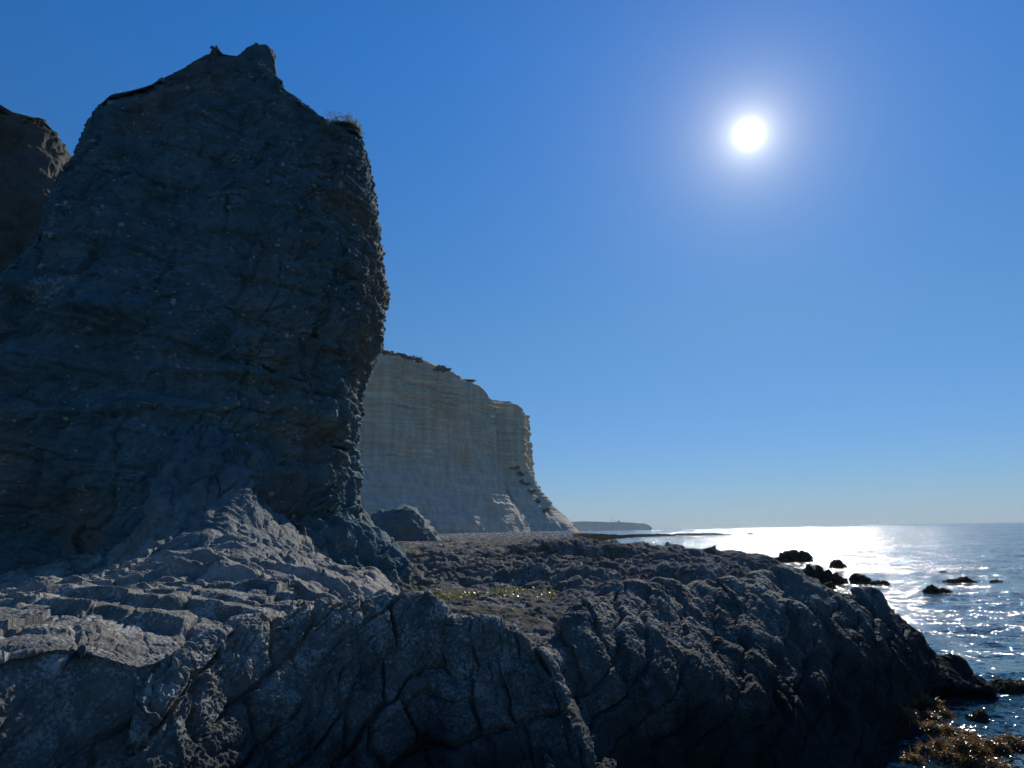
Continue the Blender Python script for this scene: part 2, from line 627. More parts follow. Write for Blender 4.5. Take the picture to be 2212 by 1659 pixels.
def d_joint(P, amp=1.0, rot=(0.35, -0.30, 0.1), size=(0.55, 0.6, 0.40), seed=1, big=0.16, crack=0.11, wid=0.04):
    """jointed rock: beds cut by cross joints into rounded blocks; displacement along the normal"""
    q = P.astype(np.float32) @ rotm(*rot)
    wv = np.stack([fbm(q * 0.8, 3, seed + 50), fbm(q * 0.8 + 9, 3, seed + 51), fbm(q * 0.8 + 17, 3, seed + 52)], -1)
    fine = fbm(q * 3.1, 3, seed + 53)
    a = (q[..., 2] + 0.13 * wv[..., 2] + .03 * fine) / size[2]
    ka = np.floor(a)
    fa = a - ka
    a0, a1 = rnd(ka, seed) * .3, 1 + rnd(ka + 1, seed) * .3
    da = np.minimum(np.abs(fa - a0), np.abs(a1 - fa)) * size[2]
    lay = np.where(fa < a0, ka - 1, ka)
    b = (q[..., 0] + 0.12 * wv[..., 0] + .04 * fine) / size[0] + rnd(lay, seed + 3) * 7
    kb = np.floor(b)
    fb = b - kb
    b0, b1 = rnd(kb, seed + 5) * .5, 1 + rnd(kb + 1, seed + 5) * .5
    db = np.minimum(np.abs(fb - b0), np.abs(b1 - fb)) * size[0]
    cell = np.where(fb < b0, kb - 1, kb)
    ID = rnd(lay * 3.7 + cell * 1.3, seed + 9)
    vis = sstep(-.35, .2, fbm(q * .9, 2, seed + 77) + .15)
    d = big * fbm(q * 0.7, 3, seed + 3)
    dist = np.minimum(da, db)
    pil = np.minimum(dist, .16)
    d += amp * (0.10 * (ID - .5) * vis + 0.16 * pil * (.4 + .6 * vis) + .34 * ((rnd(ID * 91, 3) - .5) * (fa - .5) * size[2] + (rnd(ID * 57, 5) - .5) * (fb - .5) * size[0]) - crack * (.5 + .5 * vis) * (1 - sstep(0.0, wid, dist)))
    a2 = (q[..., 2] + .22 * wv[..., 2] + .04 * fine) / (size[2] * .37) + .3
    d2 = np.abs(a2 - np.round(a2)) * size[2] * .37
    b2 = (q[..., 0] + .2 * wv[..., 0] + .05 * fine) / (size[0] * .41) + rnd(np.floor(a2 + .5), seed + 21) * 5
    d3 = np.abs(b2 - np.round(b2)) * size[0] * .41
    d -= amp * crack * .38 * (1 - vis * .5) * (1 - sstep(0, wid * .6, np.minimum(d2, d3))) * sstep(-.2, .25, fbm(q * 1.7, 2, seed + 79))
    G1, G2, GD = worley((q + .05 * wv) / (np.array(size, np.float32) * np.array([.38, .4, .30], np.float32)), seed + 1)
    d += amp * (0.022 * (GD - .5) - 0.022 * (1 - sstep(0, .14, G2 - G1)) * sstep(-.1, .3, wv[..., 1] + .2 * fine))
    d += amp * (0.028 * fbm(q * 5, 4, seed + 5) + 0.014 * ridged(q * 13, 3, seed + 6) + .008 * fbm(q * 34, 2, seed + 8))
    return d


def ledges(P, period, amp, strike, seed, warp=0.8):
    """stepped beds: a sawtooth whose risers face the eye"""
    s = P[..., 1] * math.cos(strike) + P[..., 0] * math.sin(strike)
    q = P.copy()
    q[..., 2] = 0
    t = s / period + warp * fbm(q * (0.35 / period), 4, seed)
    k = np.floor(t)
    f = t - k
    r = ((np.sin(k * 127.1 + seed) * 43758.5453) % 1.0)
    rise = sstep(0, 0.22, f)
    return amp * (0.35 + r) * (rise - f)


def d_hummock(P, size, amp, seed):
    q = P.copy()
    q[..., 2] *= 0.5
    w = np.stack([fbm(q / size, 3, seed), fbm(q / size + 5, 3, seed + 1), 0 * q[..., 0]], -1) * 0.35
    F1, F2, ID = worley(q / (np.array([1.5, 1.0, 1.0]) * size) + w, seed + 2)
    return amp * (1 - 1.5 * F1 * F1) * (0.4 + 0.9 * ID) - amp * 0.5 * (1 - sstep(0, .2, F2 - F1))


def add_patch(name, P, d, mat, nz=None, parent=None, smooth_d=None):
    n = grid_normals(P)
    if np.mean(n[..., 2]) < 0:
        n = -n
        flip = True
    else:
        flip = False
    Q = P + n * d[..., None]
    return link_mesh(name, Q, grid_faces(P.shape[0], P.shape[1], flip=flip), mat, parent)


# middle slab
RIDGE = [(330, 1466, 6.9), (420, 1399, 7.4), (505, 1356, 8.0), (620, 1319, 8.6), (735, 1297, 9.2), (830, 1279, 9.6), (925, 1276, 9.8), (952, 1310, 9.6),
         (985, 1338, 9.4), (1040, 1337, 9.4), (1110, 1351, 9.2), (1160, 1393, 9.0), (1195, 1453, 8.7), (1222, 1520, 8.5), (1250, 1590, 8.2), (1300, 1675, 8.0)]


def lower(pts, dY, dz):
    """the line dY nearer and dz lower than a line of (px, py, Y), each end at its own bearing"""
    a, Y, Z = curve(pts)
    return ('abs', a, Y + dY, Z + dz)


P = loft_patch([lower(RIDGE, -1.75, -2.9), lower(RIDGE, -1.15, -1.55), lower(RIDGE, -.62, -.72), lower(RIDGE, -.14, -.10), RIDGE,
                ('off', 0.5, -0.10), ('off', 1.2, -0.7), ('off', 1.0, -1.5)], 320, 1310, 900, [110, 170, 150, 40, 40, 30, 20])
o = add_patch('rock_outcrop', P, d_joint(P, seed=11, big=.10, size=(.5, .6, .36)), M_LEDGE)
tag(o, 'grey jointed rock slab with a blocky cracked face in the middle foreground', 'rock outcrop')

# left ledges
LEDGE1 = [(-300, 1455, 5.7), (0, 1418, 6.2), (100, 1402, 6.5), (180, 1404, 6.8), (300, 1436, 7.0), (400, 1414, 7.4), (480, 1396, 7.8), (640, 1342, 8.6)]
P = loft_patch([lower(LEDGE1, -1.1, -2.9), lower(LEDGE1, -.62, -1.5), lower(LEDGE1, -.30, -.66), lower(LEDGE1, -.06, -.05), LEDGE1,
    [(-300, 1390, 6.9), (0, 1362, 7.3), (150, 1337, 7.8), (300, 1327, 8.4), (480, 1327, 8.9), (640, 1302, 9.5)],
    [(-300, 1350, 8.5), (0, 1320, 8.8), (200, 1292, 9.6), (400, 1279, 10.3), (640, 1272, 11.0)],
    ('off', 1.0, -0.1), ('off', 1.0, -0.9)], -1000, 640, 1250, [90, 150, 130, 40, 130, 130, 40, 20])
w = np.repeat(sstep(420, 520, np.arange(P.shape[0]))[:, None], P.shape[1], 1)
d = d_joint(P, amp=0.5, seed=23, size=(1.1, 0.9, 0.5), crack=0.08, big=.07) + w * ledges(P, 0.75, 0.15, 0.25, 5)
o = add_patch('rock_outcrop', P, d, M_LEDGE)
tag(o, 'stepped rock ledges with sunlit crests at the lower left corner', 'rock outcrop')

# right mass
P = loft_patch([
    ('z', [(1150, 2100, .3), (1262, 2000, 0), (1400, 1950, -.2), (1520, 1900, -.3), (1650, 1860, -.4), (1760, 1800, -.5), (1850, 1760, -.6), (1930, 1690, -.6), (1990, 1580, -.6), (2030, 1515, -.6), (2070, 1508, -.6), (2098, 1498, -.6), (2130, 1500, -.6)]),
    ('z', [(1150, 1800, 1.4), (1262, 1760, 1.0), (1400, 1720, .8), (1520, 1710, .55), (1650, 1700, .35), (1760, 1690, .2), (1850, 1670, .1), (1930, 1610, .05), (1990, 1520, .05), (2030, 1492, .05), (2070, 1489, .05), (2098, 1482, .0), (2130, 1490, -.3)]),
    [(1150, 1600, 8.6), (1262, 1500, 9.2), (1400, 1500, 10), (1520, 1510, 10.7), (1650, 1520, 11.6), (1760, 1530, 12.5), (1850, 1550, 13.4), (1930, 1530, 14.6), (2000, 1490, 16.4), (2070, 1482, 17.4), (2130, 1490, 17.6)],
    [(1150, 1480, 9.1), (1262, 1390, 10), (1400, 1370, 11.2), (1520, 1370, 12.2), (1650, 1370, 13.2), (1760, 1370, 14.2), (1850, 1390, 15), (1930, 1420, 15.9), (2000, 1446, 17.0), (2070, 1466, 17.9), (2130, 1488, 17.9)],
    [(1150, 1420, 9.6), (1200, 1370, 10.2), (1262, 1305, 10.8), (1317, 1272, 11.8), (1420, 1268, 13), (1520, 1266, 14), (1600, 1255, 15), (1697, 1232, 16.5), (1723, 1236, 16.8), (1744, 1254, 16.8), (1765, 1257, 16.8), (1790, 1280, 16.6), (1815, 1278, 17),
     (1873, 1287, 17.5), (1903, 1307, 17.7), (1924, 1331, 17.8), (1956, 1353, 18), (1980, 1381, 18.1), (2009, 1409, 18.2), (2023, 1430, 18.2), (2066, 1442, 18.4), (2098, 1477, 18.4), (2130, 1500, 18.2)],
    ('off', 0.6, -0.12), ('off', 2.0, -1.0), ('off', 2.0, -1.5)], 1150, 2130, 1000, [40, 120, 170, 170, 60, 30, 20], drop=(2085, 2125))
d = d_joint(P, amp=0.75, rot=(0.30, -0.16, 0.1), seed=37, size=(1.5, 1.6, 0.36), crack=0.09, big=0.20) + d_hummock(P, 1.6, 0.06, 60)
o = add_patch('rock_outcrop', P, d, M_MASS)
tag(o, 'large rounded rock mass at right, its black weedy foot in the sea', 'rock outcrop')


# ------------------------------------------------------------------ shore platform
SHX = np.array([(2, 8), (4, 11), (8, 15), (10, 18), (12, 25), (14, 38), (16, 52), (16, 68), (17, 115), (23, 200), (34, 270), (52, 330), (75, 400), (80, 470), (60, 560), (40, 700)], float)


_p1, _p2, _p3 = at_z(1075, 1296, 1.88), at_z(830, 1246, 1.86), at_z(905, 1185, 2.0)
POOLS = [(_p1[0], _p1[1] - .8, 2.9, 4.0, 1.86, 17), (_p2[0], _p2[1], 3.6, 2.4, 1.84, 19), (_p3[0], _p3[1], 4.5, 5.0, 1.96, 23)]


def build_platform():
    rs = np.concatenate([np.geomspace(8.5, 60, 620), np.geomspace(60.5, 760, 330)])
    th = np.radians(np.linspace(-64, 32, 1420))
    R_, T_ = np.meshgrid(rs, th, indexing='ij')
    x, y = R_ * np.sin(T_), R_ * np.cos(T_)
    P0 = np.stack([x, y, 0 * x], -1)
    sx = np.interp(y, SHX[:, 1], SHX[:, 0])
    e = (sx - x) + 2.5 * fbm(P0 * 0.12, 3, 71) * np.clip(y / 40, .5, 3)
    # reef finger
    reef = 1 - np.hypot((x - 70) / 75, (y - 430) / 26)
    zz = np.interp(y, [8, 12, 20, 60, 150, 300, 420, 700], [1.0, 1.7, 2.0, 1.9, 1.7, 2.2, 2.8, 3.0])
    zz = zz - 3.0 * sstep(0.5, 3.5, x) * sstep(15.5, 12.5, y - 0.25 * x)
    shore = sstep(-3, 5, e / np.clip(y / 60, 1, 6)) * (1 - .45 * sstep(60, 10, e) * sstep(200, 300, y))
    z = -1.2 + (zz + 1.2) * shore
    z = np.maximum(z, -1.2 + (1.75 + .6 * fbm(P0 * .09, 4, 6) + .5 * fbm(P0 * .3, 3, 9)) * sstep(0, .35, reef + .25 * fbm(P0 * .06, 3, 5)))
    far = np.clip(y / 60, 0.6, 2.2)
    amp = sstep(10, 20, y) * np.interp(y, [10, 25, 60, 150, 400], [0.6, 1.3, 1.5, 1.4, 0.7])
    z = z + amp * (d_hummock(P0, 2.0, 0.26, 81) + d_hummock(P0, 5.0, 0.34, 91) + ledges(P0, 2.6, 0.12, 0.3, 15) + 0.10 * fbm(P0 * 1.3, 3, 7)) + 0.03 * ridged(P0 * 5, 2, 8) * np.clip(30 / y, 0, 1)
    P2 = np.stack([x, y, z], -1)
    near = np.clip(40 / y, 0.15, 1.0) * sstep(9, 14, y) * (1 - .65 * np.exp(-((x + .8) / 3.8) ** 2 - ((y - 17.5) / 4.5) ** 2))
    q2 = P2 * np.array([1.0, .8, 1.0]) + .35 * np.stack([fbm(P0 * .9, 3, 31), fbm(P0 * .9, 3, 32), 0 * x], -1)
    F1, F2, ID = worley(q2 / 0.75, 33)
    z = z + near * (.16 * (ID - .5) - .10 * (1 - sstep(0, .16, F2 - F1)) + .07 * ridged(P0 * 1.9, 3, 35))
    # hollows that hold the tide pools
    for (cx, cy, rx, ry, zb, sd) in POOLS:
        hol = np.exp(-(((x - cx) + 0.25 * (y - cy)) / rx) ** 4 - ((y - cy) / ry) ** 4)
        z = z * (1 - hol) + hol * (zb + 0.15 * fbm(P0 * 1.5, 4, sd) + 0.07 * ridged(P0 * 2.6, 4, sd) + .08 * (ID - .5))
    P = np.stack([x, y, z], -1)
    weed = sstep(200, 260, y) * sstep(8, 30, x - 0.02 * y + 16 * fbm(P0 * .04, 4, 63)) * sstep(3.2, 2.0, z + .8 * fbm(P0 * .2, 3, 64))
    o = link_mesh('ground', P, grid_faces(len(rs), len(th)), M_PLAT, attrs={'weed': weed})
    tag(o, kind='structure')


build_platform()


# ------------------------------------------------------------------ standing rocks lofted from level sections
def loft_rock(edgeL, edgeR, Y0, front, back, nz, nu, dfun, mat, name, parent=None, batter=0.10, corner=0.72, shift=0.0, frac=0.62, zmin=None):
    L = at([p[0] for p in edgeL], [p[1] for p in edgeL], [Y0] * len(edgeL))
    R = at([p[0] for p in edgeR], [p[1] for p in edgeR], [Y0] * len(edgeR))
    L, R = L[np.argsort(L[:, 2])], R[np.argsort(R[:, 2])]
    z0 = max(L[0, 2], R[0, 2]) if zmin is None else zmin
    z1 = min(L[-1, 2], R[-1, 2])
    zs = np.linspace(z0, z1, nz)
    xl = np.interp(zs, L[:, 2], L[:, 0])
    xr = np.interp(zs, R[:, 2], R[:, 0])
    tl, tr = xl / Y0, xr / Y0
    # section: closed polygon of control points in units (x along width, y depth), front = -1
    ctl = np.array([(0.0, 0.0), (0.04, -0.55), (0.17, -0.93), (0.42, -1.06), (corner, -0.92), (0.93, -0.5), (1.0, 0.0), (0.97, 0.5), (0.75, 0.95), (0.4, 1.0), (0.1, 0.7)])
    n = len(ctl)
    t = np.concatenate([np.linspace(0, 6.2, int(nu * frac), endpoint=False), np.linspace(6.2, n, nu - int(nu * frac), endpoint=False)])
    i = np.floor(t).astype(int)
    f = (t - i)[:, None]
    p0, p1, p2, p3 = ctl[(i - 1) % n], ctl[i % n], ctl[(i + 1) % n], ctl[(i + 2) % n]
    c = 0.5 * ((2 * p1) + (p2 - p0) * f + (2 * p0 - 5 * p1 + 4 * p2 - p3) * f ** 2 + (-p0 + 3 * p1 - 3 * p2 + p3) * f ** 3)
    cx, cy = c[:, 0][None, :], c[:, 1][None, :]
    ker = np.hanning(61)
    ker /= ker.sum()
    smo = lambda v: np.convolve(np.pad(v, 30, mode='edge'), ker, 'valid')
    ew = (np.clip(np.abs(cx - .5) * 2, 0, 1) ** 3)
    for _ in range(6):
        w = np.maximum(xr - xl, 0.02)
        fr = smo(front * (1 - np.exp(-w / (1.1 * front))))
        bk = smo(back * (1 - np.exp(-w / (1.1 * back))))
        fr, bk = np.minimum(fr, .8 * w + .05), np.minimum(bk, .9 * w + .05)
        bat = np.minimum((zs - z0) * batter, fr * .5)
        X = (xl[:, None] + cx * w[:, None]) * ew + (smo(xl)[:, None] + cx * smo(w)[:, None]) * (1 - ew)
        Y = Y0 + np.where(cy < 0, cy * (fr - bat)[:, None], cy * bk[:, None])
        ta = X / Y
        xl = xl + (tl - ta.min(axis=1)) * Y0 * .8
        xr = np.maximum(xr + (tr - ta.max(axis=1)) * Y0 * .8, xl + .02)
    Z = np.repeat(zs[:, None], nu, 1)
    P = np.stack([X, Y, Z], -1)
    nn = grid_normals(np.concatenate([P, P[:, :2]], 1))[:, :-2]
    cen = P.mean(axis=1, keepdims=True)
    if np.mean(np.sum(nn * (P - cen), -1)) < 0:
        nn = -nn
    Q = P + nn * (dfun(P, nn) * np.minimum(1.0, 0.2 + w[:, None] / 6.0))[..., None]
    # bring the rough outline back onto the seen one, keeping its small notches
    k9 = np.hanning(23)
    k9 /= k9.sum()
    sm9 = lambda v: np.convolve(np.pad(v, 11, mode='edge'), k9, 'valid')
    EL, ER = np.array(edgeL, float), np.array(edgeR, float)
    EL, ER = EL[np.argsort(EL[:, 1])], ER[np.argsort(ER[:, 1])]
    rr = np.arange(nz)
    for _ in range(4):
        D = Q - EYE
        dz = D @ FW
        qx, qy = CX + F_PX * (D @ RT) / dz, CY - F_PX * (D @ UP) / dz
        jl, jr = qx.argmin(axis=1), qx.argmax(axis=1)
        sl = sm9((np.interp(qy[rr, jl], EL[:, 1], EL[:, 0]) - qx[rr, jl]) * dz[rr, jl] / F_PX)
        sr = sm9((np.interp(qy[rr, jr], ER[:, 1], ER[:, 0]) - qx[rr, jr]) * dz[rr, jr] / F_PX)
        u = np.clip(cx, 0, 1)
        Q[..., 0] += .8 * (np.clip(sl, -2, 2)[:, None] * (1 - u) + np.clip(sr, -2, 2)[:, None] * u)
    for _ in range(2):
        D = Q - EYE
        dz = D @ FW
        qx, qy = CX + F_PX * (D @ RT) / dz, CY - F_PX * (D @ UP) / dz
        jag = 10 * perlin(Q * 1.2, 141) + 9 * perlin(Q * 3.3, 142) + 7 * perlin(Q * 8, 143) - 3
        hi, lo = np.interp(qy, ER[:, 1], ER[:, 0]) + jag, np.interp(qy, EL[:, 1], EL[:, 0]) - jag
        hi = np.maximum(hi, lo + 6)
        Q[..., 0] += (np.minimum(qx, hi) - qx + np.maximum(qx, lo) - qx) * dz / F_PX
    Q = Q[:-14]
    nz = nz - 14
    V = Q.reshape(-1, 3)
    faces = grid_faces(nz, nu, wrap=True)
    top = Q[-1].mean(axis=0) + np.array([0, 0, .05])
    V = np.concatenate([V, top[None]])
    b = (nz - 1) * nu
    j = np.arange(nu)
    tri = np.stack([b + j, b + (j + 1) % nu, np.full(nu, len(V) - 1)], -1)
    return link_mesh(name, V, faces, mat, parent, tri=tri), Q, nn


def bump_at(P, px, py, Y, rx, rz, amp, ry=None):
    c = at(px, py, Y)
    ry = ry or rx * 1.3
    q = ((P[..., 0] - c[0]) / rx) ** 2 + ((P[..., 1] - c[1]) / ry) ** 2 + ((P[..., 2] - c[2]) / rz) ** 2
    return amp * np.exp(-q)


def d_stack(P, n):
    rim = 1 - 0.85 * sstep(.35, .9, np.abs(n[..., 0]))
    d = rim * 0.55 * fbm(P * np.array([.22, .22, .16]), 3, 101) + (.35 + .65 * rim) * 0.22 * fbm(P * np.array([.7, .7, .5]), 4, 105)
    # flutes running down the corner, thin beds dipping to the right across the face
    bed = P[..., 2] + 0.10 * P[..., 0] + 0.25 * fbm(P * .4, 3, 111)
    d += 0.06 * ridged(np.stack([P[..., 0] * .18, P[..., 1] * .18, bed * 1.5], -1), 4, 113)
    for xr_, zt, am in ((-6.35, 8.6, .42), (-5.75, 9.6, .5), (-5.15, 7.6, .35)):
        xx = xr_ + .10 * (P[..., 2] - 5) * (-.5) + .35 * perlin(np.stack([P[..., 2] * .6, 0 * P[..., 0], 0 * P[..., 0] + xr_], -1), 131)
        d += am * np.exp(-((P[..., 0] - xx) / .22) ** 2) * sstep(zt, zt - 3, P[..., 2]) * (n[..., 1] < 0.3) * (.7 + .9 * fbm(P * np.array([2, 2, 1.2]), 3, 133))
    side = sstep(-7.2, -5.4, P[..., 0]) * sstep(13, 9, P[..., 2])
    d += side * 0.22 * ridged(P * np.array([.9, .9, .13]), 2, 117)
    q = P / np.array([.9, .9, .6]) + 0.3 * fbm(P * 1.2, 2, 119)[..., None]
    d += 0.55 * d_joint(P, amp=1.3, seed=151, size=(2.6, 2.4, 1.3), rot=(0.05, 0.22, 0.1), crack=.10, big=0.0, wid=.07)
    F1, F2, ID = worley(q, 121)
    edge = sstep(0.15, 0.6, n[..., 0]) * (.25 + .75 * sstep(4.0, 8.0, P[..., 2]))
    d += (0.05 + 0.14 * edge) * (ID - .5) - 0.06 * (1 - sstep(0, .12, F2 - F1))
    d += 0.06 * fbm(P * 2.6, 4, 123) + 0.025 * ridged(P * 8, 2, 125)
    d += (0.02 + .04 * edge) * np.round(2.2 * perlin(P * np.array([2.6, 2.6, 4.0]), 127)) + 0.03 * fbm(P * 7, 3, 128)
    d = d - d.mean() - 0.03
    # the buttress low on the face, the hollow to its left, rounded slabs on the left
    d += bump_at(P, 340, 1000, 19.5, 2.0, 1.6, 0.9)
    d -= bump_at(P, 130, 1150, 20.0, 3.0, 1.3, 1.5)
    d += bump_at(P, 225, 690, 20.5, 1.3, .30, .9) + bump_at(P, 60, 655, 21, 1.3, .36, .9) + bump_at(P, 50, 800, 20.5, 2.2, .5, .7) + bump_at(P, 560, 790, 20, 2.6, .22, .35) + bump_at(P, 300, 880, 20, 2.8, .25, .4)
    d -= bump_at(P, 545, 850, 20, .16, 1.2, .35)
    return d


edgeL = [(-700, 1330), (-650, 1150), (-500, 950), (-330, 800), (-160, 690), (-20, 610), (72, 530), (85, 480), (100, 430), (120, 385), (152, 340), (172, 300), (190, 258), (212, 225), (245, 203),
         (310, 193), (345, 172), (400, 146), (446, 118), (456, 117)]
edgeR = [(895, 1330), (890, 1240), (880, 1200), (850, 1165), (802, 1122), (785, 1090), (786, 1020), (775, 960), (788, 900), (785, 860), (800, 812), (830, 750), (835, 690), (845, 640), (836, 590), (828, 530),
         (818, 450), (808, 380), (792, 330), (780, 300), (776, 277), (725, 272), (690, 250), (640, 212), (612, 196), (598, 170), (585, 150), (565, 126), (530, 122), (495, 119), (468, 117)]
stack = empty('rock_stack', at(450, 1250, 24))
tag(stack, 'towering dark pebbly rock stack with a peaked top rising at left', 'rock stack')


def parent_keep(o, p):
    o.parent = p
    o.matrix_parent_inverse = Matrix.Translation(-p.location)


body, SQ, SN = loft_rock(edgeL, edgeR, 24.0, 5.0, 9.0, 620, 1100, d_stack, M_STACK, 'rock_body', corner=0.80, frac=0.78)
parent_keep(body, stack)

# sloping foot of the stack, running down into the platform
P = loft_patch([
    [(-150, 1520, 6.5), (0, 1480, 7.2), (200, 1450, 7.8), (400, 1420, 8.6), (560, 1400, 9.2), (700, 1390, 9.6), (780, 1350, 11.5), (900, 1310, 14)],
    [(-150, 1412, 8.0), (0, 1370, 8.6), (200, 1335, 9.2), (400, 1306, 10.0), (560, 1306, 10.6), (700, 1307, 11), (780, 1292, 13), (900, 1272, 16)],
    [(-150, 1345, 10), (0, 1325, 10.5), (150, 1295, 11.2), (300, 1262, 12.2), (420, 1235, 13.0), (520, 1222, 13.5), (640, 1240, 14.2), (720, 1257, 15.5), (800, 1260, 18), (900, 1250, 22)],
    [(-150, 1330, 13), (0, 1310, 14), (200, 1262, 15), (290, 1232, 15.8), (345, 1175, 17.0), (400, 1120, 17.9), (450, 1100, 18.2), (500, 1115, 18.1), (540, 1148, 17.8), (580, 1178, 17.4), (640, 1208, 17.4), (720, 1238, 18.5), (770, 1250, 20), (900, 1240, 26), (1000, 1240, 28)],
    [(-150, 1320, 17), (0, 1300, 18), (200, 1245, 18.6), (290, 1205, 18.4), (330, 1130, 18.6), (362, 1020, 19.1), (395, 955, 19.5), (430, 935, 19.8), (470, 955, 19.8), (505, 1000, 19.7), (515, 1050, 19.4), (535, 1090, 19.3), (580, 1130, 19.5), (640, 1180, 20.2), (720, 1224, 22), (770, 1242, 24), (900, 1230, 30), (1000, 1230, 32)],
    ('off', 2.5, 0.6), ('off', 2, 0.2)], -1000, 1000, 1450, [40, 110, 150, 190, 50, 10], drop=(800, 930))
d = (1 + .8 * sstep(4.2, 5.2, P[..., 2])) * d_joint(P, amp=0.6, seed=47, size=(1.3, 1.1, .5), crack=0.05, big=.2) + ledges(P, 1.1, 0.17, 0.35, 25) * sstep(18, 15, P[..., 1]) + 0.08 * ridged(P @ rotm(0, 0, -.5).astype(float) * np.array([.5, 1.6, .9]), 3, 49)
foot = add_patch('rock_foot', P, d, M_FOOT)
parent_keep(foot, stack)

# the bluff joined behind
eL = [(-1200, 1330), (-1200, 260), (-900, 180), (-500, 120), (-400, 60)]
eR = [(260, 1330), (230, 700), (190, 430), (155, 338), (134, 308), (118, 283), (106, 262), (84, 254), (72, 268), (20, 264), (8, 250), (-2, 232), (-40, 170), (-200, 100), (-390, 60)]


def d_bluff(P, n):
    return (0.5 - .4 * sstep(.35, .9, np.abs(n[..., 0]))) * fbm(P * .25, 4, 201) + .22 * ridged(P * np.array([.9, .9, .5]), 4, 203) + .1 * fbm(P * 2, 4, 204)


bl, _, _ = loft_rock(eL, eR, 36.0, 6.0, 7.0, 380, 700, d_bluff, M_BLUFF, 'bluff', corner=.85, frac=.7)
tag(bl, 'brown cliff with a jagged sunlit edge joining the dark stack at the left edge', 'cliff')


# ------------------------------------------------------------------ pale cliff
def build_pale():
    root = empty('pale_cliff', (0, 480, 0))
    tag(root, 'tall pale cliff of banded limestone across the beach behind the stack', 'cliff')
    specs = [
        # (px, Y, top py) along the foot of the upper wall, then turning away
        ([(300, 400, 640), (600, 425, 700), (760, 446, 742), (835, 462, 752), (900, 482, 770), (960, 502, 788), (1000, 518, 812), (1040, 533, 828), (1058, 545, 858), (1061, 556, 866), (1045, 610, 870), (960, 760, 860)], 0.31, 211),
        ([(960, 530, 850), (1045, 566, 858), (1075, 575, 864), (1108, 580, 868), (1130, 591, 886), (1133, 615, 890), (1125, 690, 895), (1060, 850, 900)], 0.46, 223),
    ]
    for pts, fl, seed in specs:
        W = at([p[0] for p in pts], [p[2] for p in pts], [p[1] for p in pts])
        nu, nz = 620, 420
        s = np.concatenate([[0], np.cumsum(np.linalg.norm(np.diff(W[:, :2], axis=0), axis=1))])
        su = np.linspace(0, s[-1], nu)
        bx, by, bz = np.interp(su, s, W[:, 0]), np.interp(su, s, W[:, 1]), np.interp(su, s, W[:, 2])
        # smooth the plan a little
        k = np.hanning(15)
        k /= k.sum()
        sm = lambda a: np.convolve(np.pad(a, 7, mode='edge'), k, 'valid')
        bx, by = sm(bx), sm(by)
        tx, ty = np.gradient(bx), np.gradient(by)
        l = np.hypot(tx, ty)
        nx, ny = ty / l, -tx / l
        h = np.linspace(0, 1, nz)
        Z = -2 + h[:, None] * (bz[None, :] + 2)
        S = np.repeat(su[None, :], nz, 0)
        H = np.repeat(h[:, None], nu, 1)
        Zabs = Z
        off = 46 * fl / .55 * np.clip((0.46 - H) / .46, 0, 1) ** 1.35 + 5 * (1 - H)
        gq = np.stack([S * .030, S * 0, Z * .006], -1)
        gul = ridged(gq, 4, seed) * np.interp(H, [0, .1, .4, .55, 1], [2, 4.2, 4, 2.2, 2.2])
        bed = Z + .035 * S
        lay = perlin(np.stack([S * .012, 0 * S, bed * .16], -1), seed + 1) * 1.6 + perlin(np.stack([S * .02, 0 * S, bed * .45], -1), seed + 2) * 1.5 + \
            perlin(np.stack([S * .04, 0 * S, bed * 1.0], -1), seed + 3) * .4
        lay = lay * np.clip(.75 + 1.5 * fbm(np.stack([S * .012, 0 * S, Z * .05], -1), 4, seed + 8), .15, 1.8)
        lay = lay + np.abs(perlin(np.stack([S * .11, 0 * S, Z * .018], -1), seed + 9)) * 1.3
        blk = fbm(np.stack([S * .06, 0 * S, Z * .05], -1), 5, seed + 4) * 3.0
        off = off + gul + lay * np.interp(H, [0, .35, .55, 1], [.5, .8, 1.3, 1.3]) + blk
        off -= 6 * sstep(.965, 1.0, H)
        X = bx[None, :] + nx[None, :] * off
        Y = by[None, :] + ny[None, :] * off
        P = np.stack([X, Y, Z], -1)
        P[-1, :, 2] += 0.8 * fbm(np.stack([su * .1, 0 * su, 0 * su], -1), 4, seed)
        # flat ground on the top, going back from the edge
        back = P[-1] - np.stack([nx * 60, ny * 60, 0 * nx - 1.5], -1)
        V = np.concatenate([P.reshape(-1, 3), back])
        f = grid_faces(nz + 1, nu)
        o = link_mesh('cliff_face', V, f, M_PALE)
        parent_keep(o, root)
    return root


build_pale()


# ------------------------------------------------------------------ free-standing rocks
def ico(sub):
    bm = bmesh.new()
    bmesh.ops.create_icosphere(bm, subdivisions=sub, radius=1.0)
    V = np.array([v.co[:] for v in bm.verts], np.float32)
    T = np.array([[v.index for v in f.verts] for f in bm.faces], np.int32)
    bm.free()
    return V, T


ICO = {k: ico(k) for k in (1, 2, 3, 5, 6)}


